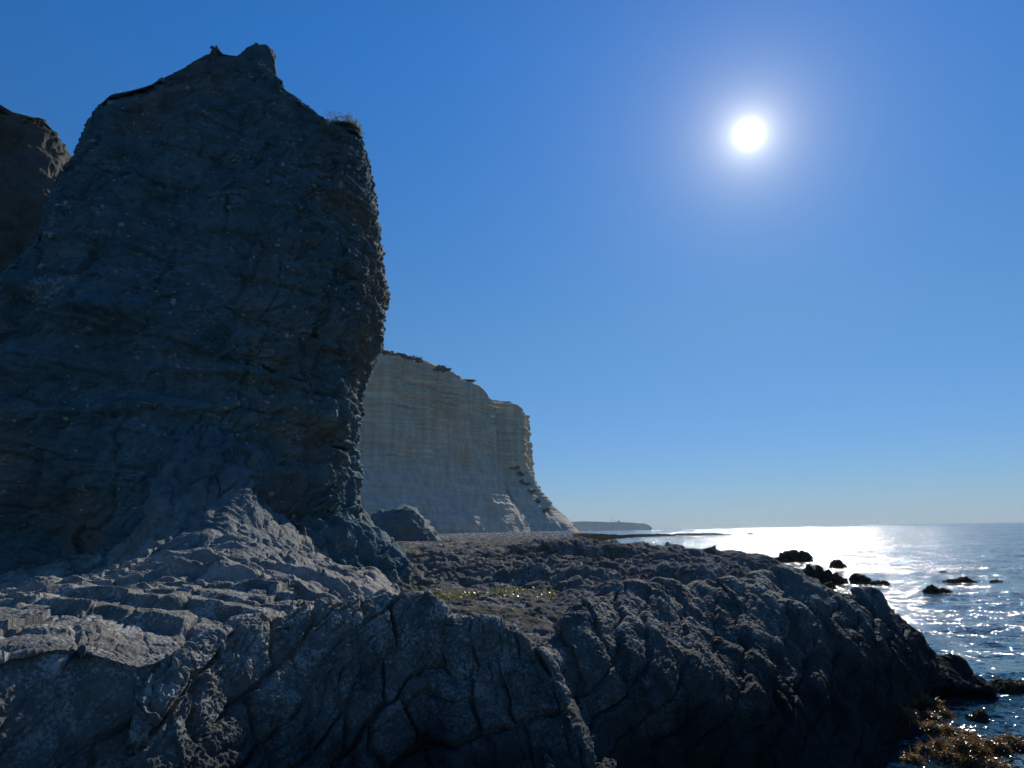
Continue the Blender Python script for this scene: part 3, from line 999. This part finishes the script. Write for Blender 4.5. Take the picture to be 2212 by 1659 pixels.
def rock(name, px0, px1, ytop, ybase, z_base, mat, seed, prof=None, depth=1.0, sub=6, rough=1.0, box=0.55, parent=None, sink=0.35):
    """a rock standing where its foot is seen, as wide and high as it is seen, its outline following prof"""
    c = at_z((px0 + px1) / 2, ybase, z_base)
    a, b = at((px0), ybase, c[1]), at(px1, ybase, c[1])
    w = np.linalg.norm(b - a) / 2
    top = at((px0 + px1) / 2, ytop, c[1])
    h = (top[2] - z_base) * (.84 if rough > 1.2 else 1.0)
    V, T = ICO[sub]
    P = np.sign(V) * np.abs(V) ** box
    P = P / np.linalg.norm(P, axis=1, keepdims=True) ** 0.5
    k = np.ones(len(V), np.float32)
    if prof:
        k = np.interp(P[:, 0], [p[0] for p in prof], [p[1] for p in prof])
    Q = P * np.array([w, w * depth, 1.0])
    Q[:, 2] = np.where(P[:, 2] > 0, P[:, 2] * h * k, P[:, 2] * max(sink, .3 * h))
    size = min(w, h * 1.6)
    q = Q / size + seed * 3.1
    d = size * rough * (0.16 * fbm(q * 1.1, 3, seed) + 0.10 * ridged(q * 2.2, 3, seed + 1) - 0.1 + 0.05 * fbm(q * 6, 3, seed + 2))
    F1, F2, ID = worley(q * 2.2 + .3 * fbm(q * 2, 2, seed)[..., None], seed + 4)
    d += size * rough * (.10 * (ID - .5) - .05 * (1 - sstep(0, .15, F2 - F1)))
    Q = Q + V * d[:, None]
    o = link_mesh(name, Q, None, mat, parent, tri=T)
    o.location = c
    return o, c, w, h


o, c, w, h = rock('boulder', 793, 945, 1098, 1172, 2.0, M_STACK, 311, prof=[(-1, .9), (-.4, 1.0), (.2, 1.0), (.45, .95), (.7, .62), (1, .35)], depth=1.2, box=.3)
tag(o, 'big dark boulder lying between the foot of the stack and the pale cliff', 'boulder')

SEA_ROCKS = [
    (1678, 1751, 1186, 1214, 'flat topped black rock standing in the white glare of the sea', [(-1, .35), (-.8, .55), (-.35, .85), (.1, 1), (.6, 1.0), (.9, .85), (1, .3)]),
    (1602, 1660, 1195, 1216, 'low dark rock left of the flat topped rock in the glare', [(-1, .3), (-.4, .9), (.2, 1), (1, .6)]),
    (1794, 1828, 1206, 1227, 'small pointed dark rock alone in the glittering water', [(-1, .25), (-.5, .8), (-.35, 1), (.3, .8), (1, .3)]),
    (1833, 1882, 1233, 1261, 'dark rounded rock just off the tip of the shore ledge', [(-1, .7), (-.6, 1), (0, .8), (.6, .7), (1, .35)]),
    (1712, 1828, 1216, 1262, 'long dark rock forming the seaward tip of the shore ledge', [(-1, .7), (-.3, .9), (.05, 1), (.4, .7), (.7, .35), (1, .2)]),
    (1774, 1808, 1256, 1270, 'low dark rock awash beneath the seaward tip', [(-1, .5), (.3, 1), (1, .6)]),
    (1999, 2056, 1262, 1280, 'broken twin topped reef rock in the glittering sea', [(-1, .3), (-.5, 1), (-.1, .5), (.5, .45), (1, .2)]),
    (2042, 2106, 1245, 1258, 'low ragged reef rock farther out than the twin topped one', [(-1, .2), (-.2, .6), (.2, 1), (1, .3)]),
    (2140, 2166, 1252, 1258, 'thin dark reef rock barely above the water at the right edge', None),
    (1880, 1920, 1254, 1263, 'thin flat rock awash beside the rounded rock', None),
    (2030, 2044, 1233, 1237, 'tiny dark rock farthest out in the sparkling water', None),
    (2132, 2240, 1468, 1493, 'long weed covered rock half awash at the right edge', [(-1, .3), (-.4, .9), (0, .8), (.4, 1), (1, .6)]),
    (2086, 2138, 1532, 1558, 'small weedy rock standing alone in the bright water', [(-1, .6), (-.3, .8), (.4, 1), (1, .7)]),
]
for i, (x0, x1, yt, yb, lab, pr) in enumerate(SEA_ROCKS):
    o, c, w, h = rock('sea_rock', x0, x1, yt, yb, -0.05, M_SEAROCK, 330 + i * 5, prof=pr, depth=0.6, sub=6, box=.5, rough=1.7)
    tag(o, lab, 'rock', 'rocks in the sea')

# the dark scarp on the seaward side of the platform
P = loft_patch([
    [(1090, 1225, 40), (1250, 1240, 40), (1400, 1238, 40), (1500, 1240, 41), (1640, 1250, 42), (1730, 1262, 43)],
    [(1090, 1205, 42), (1250, 1226, 41), (1400, 1222, 41), (1500, 1226, 42), (1640, 1238, 43), (1730, 1252, 44)],
    [(1090, 1190, 45), (1171, 1178, 43.5), (1231, 1176, 43), (1290, 1183, 43), (1320, 1180, 43), (1380, 1186, 43), (1454, 1194, 44), (1499, 1198, 45), (1515, 1206, 46), (1545, 1203, 46),
     (1580, 1201, 47), (1620, 1209, 47), (1655, 1208, 47), (1690, 1222, 47), (1730, 1240, 47)],
    [(1090, 1185, 48), (1171, 1174, 48), (1231, 1172, 48), (1320, 1174, 49), (1454, 1190, 50), (1580, 1199, 52), (1655, 1207, 51), (1730, 1240, 50)],
    ('off', 2, -0.8), ('off', 2, -1.6)], 1090, 1730, 700, [20, 80, 40, 30, 10])
d = 0.25 * fbm(P * .5, 4, 401) + d_joint(P, amp=1.3, seed=57, size=(1.6, 1.4, .8)) + d_hummock(P, 1.8, 0.12, 403)
o = add_patch('rock_outcrop', P, d, M_PLAT)
tag(o, 'dark shadowed scarp of wet rock along the seaward edge of the platform', 'rock outcrop')

# ------------------------------------------------------------------ brown seaweed
def weed_mat(name, a, b, tr, spec=0.5):
    m, t, p = new_mat(name)
    n = noise_tex(t, objpos(t), 6.0, 3)
    col = ramp(t, n.outputs[0], [(0.35, a), (0.65, b)])
    t.links.new(col, p.inputs['Base Color'])
    p.inputs['Roughness'].default_value = 0.35
    p.inputs['Specular IOR Level'].default_value = spec
    tl = N(t, 'ShaderNodeBsdfTranslucent')
    t.links.new(col, tl.inputs['Color'])
    mx = N(t, 'ShaderNodeMixShader')
    mx.inputs[0].default_value = tr
    t.links.new(p.outputs[0], mx.inputs[1])
    t.links.new(tl.outputs[0], mx.inputs[2])
    t.links.new(mx.outputs[0], t.nodes['Material Output'].inputs['Surface'])
    return m


M_WEED = weed_mat('brown_seaweed', (0.08, 0.043, 0.013), (0.25, 0.145, 0.042), 0.42)
M_ALGA = weed_mat('green_algae', (0.10, 0.115, 0.03), (0.25, 0.255, 0.08), 0.4)
M_GRASS = weed_mat('dry_cliff_grass', (0.10, 0.11, 0.035), (0.22, 0.2, 0.08), 0.4, 0.05)
M_LEAF = weed_mat('scrub_leaves', (0.03, 0.045, 0.018), (0.075, 0.085, 0.04), 0.25, 0.0)


def strips(roots, dirs, L, W, rng, droop=0.5, seg=3):
    """ribbons of seg quads from the roots along the directions, bending down"""
    n = len(roots)
    side = np.cross(dirs, rng.normal(size=(n, 3)))
    side /= np.linalg.norm(side, axis=1, keepdims=True) + 1e-9
    p = roots.copy()
    d = dirs.copy()
    rows = []
    for k in range(seg + 1):
        ww = W * (1 - (k / (seg + .4)) ** 2)
        rows += [p - side * ww[:, None] / 2, p + side * ww[:, None] / 2]
        d = d + rng.normal(scale=.25, size=(n, 3)) + np.array([0, 0, -droop / seg])
        d /= np.linalg.norm(d, axis=1, keepdims=True)
        p = p + d * (L / seg)[:, None]
    V = np.stack(rows, 1).reshape(-1, 3)
    base = np.arange(n)[:, None] * (2 * (seg + 1))
    k = np.arange(seg)[None, :] * 2
    a = (base + k).ravel()
    return V, np.stack([a, a + 1, a + 3, a + 2], -1)


RNG = np.random.RandomState(77)
WEED = [((640, 840), 200, .5), ((490, 872), 130, .55), ((800, 905), 150, .4), ((480, 1030), 220, .5), ((880, 1010), 190, .3), ((770, 1065), 160, .35), ((760, 1180), 210, .4),
        ((950, 1215), 190, .3), ((860, 1410), 230, .35), ((1130, 1370), 330, .3), ((1180, 1285), 200, .25), ((1300, 1450), 270, .2), ((960, 1510), 200, .3),
        ((1500, 1395), 270, .25), ((1690, 1350), 270, .25), ((1820, 1420), 200, .2), ((1180, 1550), 260, .15), ((1480, 1630), 330, .1), ((560, 1540), 170, .3), ((690, 1430), 120, .35)]
WLAB = ['highest golden brown seaweed tuft on the black foot of the rock mass', 'small brown seaweed tuft left of the highest tuft', 'seaweed clump draped over the edge above the cove', 'wide seaweed tuft hanging lowest on the left of the black rock',
        'seaweed clump jutting out into the bright cove', 'brown seaweed below the clump jutting into the cove', 'drooping brown seaweed clump midway down to the corner', 'seaweed clump at the waterline of the cove',
        'brown seaweed heap at the near end of the weedy reef', 'largest golden seaweed heap on the weedy reef', 'upright seaweed clump behind the largest heap', 'brown seaweed low in the water beside the largest heap',
        'dark seaweed clump nearest the bottom of the weedy reef', 'long seaweed heap halfway along the weedy reef to the right', 'seaweed heap toward the right end of the weedy reef', 'seaweed at the right frame edge of the weedy reef',
        'flat wet seaweed awash below the reef', 'seaweed strands floating lowest at the bottom of the sea', 'thin seaweed wisp on the dark rock left of the reef', 'small seaweed wisp above the near end of the reef']
for i, ((cx, cy), wd, z) in enumerate(WEED):
    px, py = 1865.3 + .1898 * cx, 1344.1 + .1898 * cy
    c = at_z(px, py, z)
    half = wd * .1898 / 2 * c[1] / F_PX * .82
    root = empty('seaweed_clump', c)
    tag(root, WLAB[i], 'seaweed', 'seaweed clumps at the foot of the rocks')
    V, T = ICO[3]
    q = V * np.array([half, half * 1.1, half * .55])
    d = .25 * half * fbm(q / half * 1.7 + i * 5, 3, 600 + i)
    q = q + V * d[:, None] - np.array([0, 0, half * .35])
    o = link_mesh('weedy_rock', q, None, M_SEAROCK, root, tri=T)
    n = int(520 * (wd / 200) ** 1.4)
    up = np.where(fbm(V * 2.2 + i, 2, 640) + .55 * V[:, 2] > .02)[0]
    k = RNG.choice(up, n)
    r = q[k] + RNG.normal(scale=half * .12, size=(n, 3))
    dd = V[k] + RNG.normal(scale=.55, size=(n, 3)) + np.array([0, 0, .25])
    dd /= np.linalg.norm(dd, axis=1, keepdims=True)
    SV, SF = strips(r, dd, np.where(RNG.rand(n) < .2, RNG.uniform(.08, .16, n), RNG.uniform(.03, .10, n)), RNG.uniform(.008, .022, n), RNG, droop=1.1)
    link_mesh('fronds', SV, SF, M_WEED, root)

# ------------------------------------------------------------------ tide pools and algae
def pool_mat():
    m, t, p = new_mat('tide_pool_water')
    pos = objpos(t)
    p.inputs['Base Color'].default_value = (0.012, 0.018, 0.015, 1)
    p.inputs['Roughness'].default_value = 0.08
    p.inputs['IOR'].default_value = 1.333
    n = noise_tex(t, pos, 5.0, 3)
    s_ = N(t, 'ShaderNodeVectorMath', operation='SUBTRACT')
    s_.inputs[1].default_value = (0.5, 0.5, 0.5)
    t.links.new(n.outputs['Color'], s_.inputs[0])
    k_ = N(t, 'ShaderNodeVectorMath', operation='MULTIPLY')
    k_.inputs[1].default_value = (2.0, 2.0, 0)
    t.links.new(s_.outputs[0], k_.inputs[0])
    a_ = N(t, 'ShaderNodeVectorMath', operation='ADD')
    a_.inputs[1].default_value = (0, 0, 1)
    t.links.new(k_.outputs[0], a_.inputs[0])
    nn = N(t, 'ShaderNodeVectorMath', operation='NORMALIZE')
    t.links.new(a_.outputs[0], nn.inputs[0])
    t.links.new(nn.outputs[0], p.inputs['Normal'])
    return m


M_POOL = pool_mat()
for (cx, cy, rx, ry, zb, sd) in POOLS:
    th = np.linspace(0, 2 * math.pi, 72, endpoint=False)
    rr = np.array([0.0, .5, 1.0])
    X = np.stack([cx + r * rx * 1.15 * np.cos(th) - .25 * r * ry * np.sin(th) for r in rr])
    Y = np.stack([cy + r * ry * 1.15 * np.sin(th) for r in rr])
    V = np.stack([X, Y, np.full_like(X, zb + .075)], -1)
    tag(link_mesh('water', V, grid_faces(3, 72, wrap=True), M_POOL), kind='structure')

n = 5200
pa = np.concatenate([at_z(RNG.normal(1090, 75, n // 2), RNG.normal(1284, 6, n // 2), 1.93), at_z(RNG.uniform(1180, 1300, n // 4), RNG.normal(1281, 5, n // 4), 2.0), at_z(RNG.normal(975, 30, n // 4), RNG.normal(1290, 5, n // 4), 1.92)])
keep = fbm(np.stack([pa[:, 0] * 1.2, pa[:, 1] * .8, 0 * pa[:, 0]], -1), 3, 888) > 0.02
pa = pa[keep]
pa[:, 2] = 1.95 + .12 * RNG.rand(len(pa))
dd = RNG.normal(size=pa.shape) + np.array([0, 0, .6])
dd /= np.linalg.norm(dd, axis=1, keepdims=True)
SV, SF = strips(pa, dd, RNG.uniform(.06, .16, len(pa)), RNG.uniform(.02, .05, len(pa)), RNG, droop=1.0)
tag(link_mesh('algae', SV, SF, M_ALGA), kind='stuff')

# ------------------------------------------------------------------ stones of the far beach
n = 3600
bx = RNG.uniform(925, 1235, n)
by = RNG.uniform(180, 520, n)
W = at(bx, np.full(n, 1150.0), by)
xs = W[:, 0]
V1, T1 = ICO[1]
sz = RNG.uniform(.3, .95, n) * np.interp(by, [180, 500], [.7, 1.5])
rot = RNG.uniform(0, 6.28, n)
VV = V1[None] * (1 + .35 * RNG.normal(size=(n, len(V1), 1)) * .6) * np.array([1, .8, .6])
ca, sa = np.cos(rot)[:, None], np.sin(rot)[:, None]
VV = np.stack([VV[..., 0] * ca - VV[..., 1] * sa, VV[..., 0] * sa + VV[..., 1] * ca, VV[..., 2]], -1) * sz[:, None, None]
zb = np.interp(by, [180, 300, 420, 520], [1.9, 2.3, 2.9, 3.1])
VV += np.stack([xs, by, zb], -1)[:, None, :]
TT = T1[None] + (np.arange(n) * len(V1))[:, None, None]
M_STONE = rock_mat('pale_beach_stones', (0.2, 0.185, 0.16), (0.5, 0.46, 0.4), bump=.05, fine=6, coarse=.7, spec=0.0)
tag(link_mesh('stones', VV, None, M_STONE, tri=TT.reshape(-1, 3), smooth=False), kind='stuff')

# ------------------------------------------------------------------ far headland with its mast, dish and lighthouse
HY = 4500.0
tp = np.array([(1180, 1127), (1224, 1126.7), (1262, 1126.2), (1311, 1127.6), (1334, 1127.8), (1369, 1128.9), (1394, 1131.1), (1404, 1135), (1408.6, 1140.5), (1410.8, 1144)], float)
Wt = at(tp[:, 0], tp[:, 1], HY)
nu = 260
hx = np.linspace(Wt[0, 0] - 900, Wt[-1, 0], nu)
hz = np.interp(hx, Wt[:, 0], Wt[:, 2])
hz += 2.5 * fbm(np.stack([hx * .012, 0 * hx, 0 * hx], -1), 4, 700)
hz = np.maximum(hz, 1.0)
rows = []
for v in np.linspace(0, 1, 30):
    yy = HY - 35 * (1 - v) ** 1.2 + 30 * fbm(np.stack([hx * .012, 0 * hx + v, 0 * hx], -1), 4, 703) + 14 * ridged(np.stack([hx * .03, 0 * hx, 0 * hx + v], -1), 3, 705)
    rows.append(np.stack([hx, yy, -3 + (hz + 3) * v], -1))
for k in (60, 400, 1200):
    rows.append(np.stack([hx - k * .15, np.full(nu, HY + k), hz * (1.0 if k < 1000 else 0.0) - (0 if k < 1000 else 3)], -1))
V = np.stack(rows)
o = link_mesh('headland', V, grid_faces(len(rows), nu), M_FAR)
tag(o, 'low bluish headland on the horizon beyond the pale cliff', 'headland')


def box_mesh(cx, cy, cz, sx, sy, sz):
    s_ = np.array([[-1, -1, -1], [1, -1, -1], [1, 1, -1], [-1, 1, -1], [-1, -1, 1], [1, -1, 1], [1, 1, 1], [-1, 1, 1]], float) * .5
    f = np.array([[0, 3, 2, 1], [4, 5, 6, 7], [0, 1, 5, 4], [1, 2, 6, 5], [2, 3, 7, 6], [3, 0, 4, 7]])
    return s_ * np.array([sx, sy, sz]) + np.array([cx, cy, cz]), f


def join(parts):
    V, Fs, n = [], [], 0
    for v, f in parts:
        V.append(v)
        Fs.append(f + n)
        n += len(v)
    return np.concatenate(V), np.concatenate(Fs)


def bar(a, b, w):
    a, b = np.array(a, float), np.array(b, float)
    d = b - a
    L = np.linalg.norm(d)
    z = d / L
    x = np.cross(z, [0, 1, 0.01])
    x /= np.linalg.norm(x)
    y = np.cross(z, x)
    v, f = box_mesh(0, 0, L / 2, w, w, L)
    return v @ np.stack([x, y, z]) + a, f


def tube(r0, r1, z0, z1, n=16):
    t = np.linspace(0, 2 * math.pi, n, endpoint=False)
    V = np.concatenate([np.stack([r * np.cos(t), r * np.sin(t), np.full(n, z)], -1) for r, z in ((0.001, z0), (r0, z0), (r1, z1), (0.001, z1))])
    return V, grid_faces(4, n, wrap=True)


def dome(r, z0, k=1.0, n=16):
    t = np.linspace(0, 2 * math.pi, n, endpoint=False)
    V = np.concatenate([np.stack([r * math.cos(a) * np.cos(t), r * math.cos(a) * np.sin(t), np.full(n, z0 + r * k * math.sin(a))], -1) for a in np.linspace(0, 1.56, 7)])
    return V, grid_faces(7, n, wrap=True)


def plain_mat(name, c, rough=.6, metal=0.0):
    m, t, p = new_mat(name)
    n = noise_tex(t, objpos(t), .3, 4)
    t.links.new(mixc(t, n.outputs[0], tuple(v * .8 for v in c), c), p.inputs['Base Color'])
    p.inputs['Roughness'].default_value = rough
    p.inputs['Metallic'].default_value = metal
    return m


M_STEEL = plain_mat('grey_mast_steel', (.3, .3, .3), .5, .6)
M_WHITE = plain_mat('pale_plaster', (.5, .48, .44), .8)
M_RED = plain_mat('red_lantern_roof', (.3, .08, .05), .5)

g = at(1321.5, 1127.6, HY + 20)
mast = empty('radio_mast', g)
tag(mast, 'thin lattice radio mast standing on the far headland', 'mast')
parts = []
for sx, sy in ((-1, -1), (1, -1), (1, 1), (-1, 1)):
    parts.append(bar((sx * 1.7, sy * 1.7, 0), (sx * .6, sy * .6, 29), .5))
for k in range(9):
    z0, z1 = k * 3.2, k * 3.2 + 3.2
    r0, r1 = 1.7 - 1.1 * z0 / 29, 1.7 - 1.1 * z1 / 29
    for e in (-1, 1):
        parts += [bar((-r0, e * r0, z0), (r1, e * r1, z1), .28), bar((e * r0, -r0, z0), (e * r1, r1, z1), .28)]
link_mesh('lattice_tower', *join(parts), M_STEEL, mast, smooth=False)
for zz in (16, 24):
    v, f = box_mesh(0, 0, zz, 3.8, 3.8, .7)
    link_mesh('platform', v, f, M_STEEL, mast, smooth=False)
link_mesh('antenna', *bar((0, 0, 28.5), (0, 0, 34), .4), M_STEEL, mast, smooth=False)

g = at(1329.5, 1127.7, HY + 20)
dish = empty('dish_antenna', g)
tag(dish, 'round dish antenna on a post beside the radio mast', 'antenna')
link_mesh('post', *bar((0, 0, 0), (0, 0, 8), .7), M_STEEL, dish, smooth=False)
v, f = dome(3.2, 0, .45)
v = v @ np.array([[1, 0, 0], [0, 0, 1], [0, -1, 0]], float) + np.array([0, 0, 9.5])
link_mesh('reflector', v, f, M_WHITE, dish)

g = at(1336.5, 1127.9, HY + 25)
lh = empty('lighthouse', g)
tag(lh, 'small lighthouse with a domed lantern on a low building on the headland', 'lighthouse')
v, f = box_mesh(0, 0, 2.6, 21, 12, 5.2)
house = link_mesh('house', v, f, M_WHITE, lh, smooth=False)
v, f = box_mesh(0, 0, 5.5, 21.8, 12.8, .6)
link_mesh('roof', v, f, M_RED, house, smooth=False)
for k in range(5):
    v, f = box_mesh(-8 + 4 * k, -6.03, 2.7, 1.3, .3, 1.8)
    link_mesh('window', v, f, M_STEEL, house, smooth=False)
link_mesh('tower', *tube(2.6, 2.3, 5, 10.5), M_WHITE, lh)
link_mesh('lantern', *tube(1.7, 1.7, 10.5, 13), M_STEEL, lh)
link_mesh('dome', *dome(2.0, 13, .9), M_RED, lh)

# ------------------------------------------------------------------ scrub on the pale cliff, grass on the stack
def shrub(c, r, h, seed, lab, grp):
    rng = np.random.RandomState(seed)
    root = empty('shrub', c)
    tag(root, lab, 'shrub', grp)
    n = 420
    lobes = rng.normal(scale=(.55, .4, .3), size=(6, 3)) * np.array([r, r, h]) + np.array([0, 0, h * .5])
    k = rng.randint(0, 6, n)
    p = lobes[k] + rng.normal(scale=.22, size=(n, 3)) * np.array([r, r, h])
    p[:, 2] = np.abs(p[:, 2])
    d = rng.normal(size=(n, 3))
    d /= np.linalg.norm(d, axis=1, keepdims=True)
    V, Fq = strips(p, d, rng.uniform(.25, .6, n) * r / 2, rng.uniform(.2, .45, n) * r / 2, rng, droop=.2, seg=2)
    link_mesh('foliage', V, Fq, M_LEAF, root)
    st = [bar((0, 0, -.5), tuple(l), .08 * r) for l in lobes]
    link_mesh('stem', *join(st), M_BLUFF, root, smooth=False)


RIM = [(838, 754, 432), (852, 757, 438), (866, 760, 444), (878, 764, 450), (892, 768, 456), (904, 773, 460), (950, 787, 486), (960, 793, 490), (1010, 815, 520), (1066, 862, 612), (1080, 864, 620), (1092, 865, 626), (1105, 868, 636)]
for i, (px, py, Y) in enumerate(RIM):
    lab = ['green scrub bush on the rim of the pale cliff, nearest the dark stack', 'second bush from the stack along the rim of the pale cliff', 'third bush from the stack along the cliff rim',
           'fourth bush from the stack along the cliff rim', 'fifth bush from the stack along the cliff rim', 'sixth bush from the stack, last of the dense row on the rim',
           'bush at the first bend of the cliff rim', 'bush just right of the first bend of the rim', 'bush halfway down the sloping cliff rim', 'bush left of the gap on the lower far cliff top',
           'second bush on the lower far cliff top', 'third bush on the lower far cliff top', 'bush at the right corner of the lower far cliff top'][i]
    shrub(at(px, py + 9, Y + 3), RNG.uniform(2.6, 4.4), RNG.uniform(1.2, 2.0), 900 + i, lab, 'scrub on the cliff rim')

bpy.context.view_layer.update()
dg = bpy.context.evaluated_depsgraph_get()
GUL = [(1112, 1012), (1122, 1026), (1134, 1046), (1146, 1064), (1160, 1084), (1176, 1106)]
GLAB = ['topmost dark bush in the gully near the right end of the pale cliff', 'second bush down the gully of the pale cliff', 'third bush down the gully of the pale cliff',
        'fourth bush down the gully of the pale cliff', 'fifth bush down the gully of the pale cliff', 'lowest bush in the gully of the pale cliff']
for i, (px, py) in enumerate(GUL):
    d_ = Vector(ray(px, py)).normalized()
    ok, hit, *_r = scene.ray_cast(dg, Vector(EYE) + d_ * 120, d_)
    if ok:
        shrub((hit.x, hit.y, hit.z - .6), RNG.uniform(3.0, 4.6), RNG.uniform(2.4, 3.8), 940 + i, GLAB[i], 'scrub in the cliff gully')

gt = at(752, 276, 24.0)
root = empty('grass_tuft', gt)
tag(root, 'overhanging tuft of dry grass on the ledge at the right shoulder of the stack', 'grass')
n = 900
r = np.stack([RNG.uniform(-.7, .42, n), RNG.normal(-.1, .35, n), RNG.normal(-.02, .05, n)], -1)
r[:, 2] -= .25 * np.clip(r[:, 0], 0, 1)
dd = RNG.normal(scale=.5, size=(n, 3)) + np.array([.45, -.1, .55])
dd /= np.linalg.norm(dd, axis=1, keepdims=True)
SV, SF = strips(r, dd, RNG.uniform(.14, .38, n), RNG.uniform(.012, .026, n), RNG, droop=1.2)
link_mesh('blades', SV, SF, M_GRASS, root)
V, T = ICO[3]
q = V * np.array([.62, .55, .11]) * (1 + .25 * fbm(V * 2, 3, 950))[:, None] + np.array([-.18, 0, -.10])
link_mesh('soil', q, None, M_STACK, root, tri=T)

# ------------------------------------------------------------------ pebbles set in the face of the stack
m_ = 520
ii, jj = RNG.randint(30, SQ.shape[0] - 40, m_), RNG.randint(60, int(SQ.shape[1] * .74), m_)
V2, T2 = ICO[2]
pv = []
for a_, b_ in zip(ii, jj):
    r_ = float(np.clip(RNG.lognormal(-3.0, .45), .03, .13))
    e_ = V2 * (1 + .25 * fbm(V2 * 1.3 + a_, 2, 960)[:, None]) * RNG.uniform(.65, 1.15, 3) * r_
    pv.append(e_ + SQ[a_, b_] + SN[a_, b_] * r_ * -.4)
TT = T2[None] + (np.arange(m_) * len(V2))[:, None, None]
M_PEB = rock_mat('pale_pebbles', (0.16, 0.165, 0.155), (0.40, 0.37, 0.32), bump=.01, fine=20, coarse=3.0)
pb = link_mesh('pebbles', np.stack(pv), None, M_PEB, tri=TT.reshape(-1, 3))
pb['kind'] = 'stuff'
parent_keep(pb, stack)

# the horn on the summit
def horn():
    a, b = at(524, 130, 24.2), at(590, 130, 24.2)
    w = (b[0] - a[0]) / 2
    top = at(566, 104, 24.2)
    V, T = ICO[5]
    P = np.sign(V) * np.abs(V) ** .6
    k = np.interp(P[:, 0], [-1, -.5, -.3, 0, .2, .4, .7, 1], [.1, .25, .5, 1.0, .95, .8, 1.05, .9])
    h = top[2] - a[2]
    Q = P * np.array([w, w * .8, 1.0])
    Q[:, 2] = np.where(P[:, 2] > 0, P[:, 2] * h * k, P[:, 2] * 1.3)
    Q[:, 0] *= np.where(P[:, 2] < 0, 1 - .35 * P[:, 2], 1)
    Q += V * (.10 * fbm(Q * 2.5, 4, 433) + .05 * ridged(Q * 5, 3, 435))[:, None]
    o = link_mesh('summit_horn', Q + (a + b) / 2, None, M_STACK, tri=T)
    parent_keep(o, stack)


horn()


# ------------------------------------------------------------------ air
m = bpy.data.materials.new('sea_haze')
m.use_nodes = True
t = m.node_tree
t.nodes.clear()
out = N(t, 'ShaderNodeOutputMaterial')
vol = N(t, 'ShaderNodeVolumePrincipled')
vol.inputs['Color'].default_value = (0.64, 0.82, 1.0, 1)
vol.inputs['Density'].default_value = 0.8e-4
vol.inputs['Anisotropy'].default_value = 0.12
t.links.new(vol.outputs[0], out.inputs['Volume'])
v, f = box_mesh(800, 2900, 65, 9000, 6400, 136)
o = link_mesh('haze', v, f, m, smooth=False)
tag(o, kind='stuff')
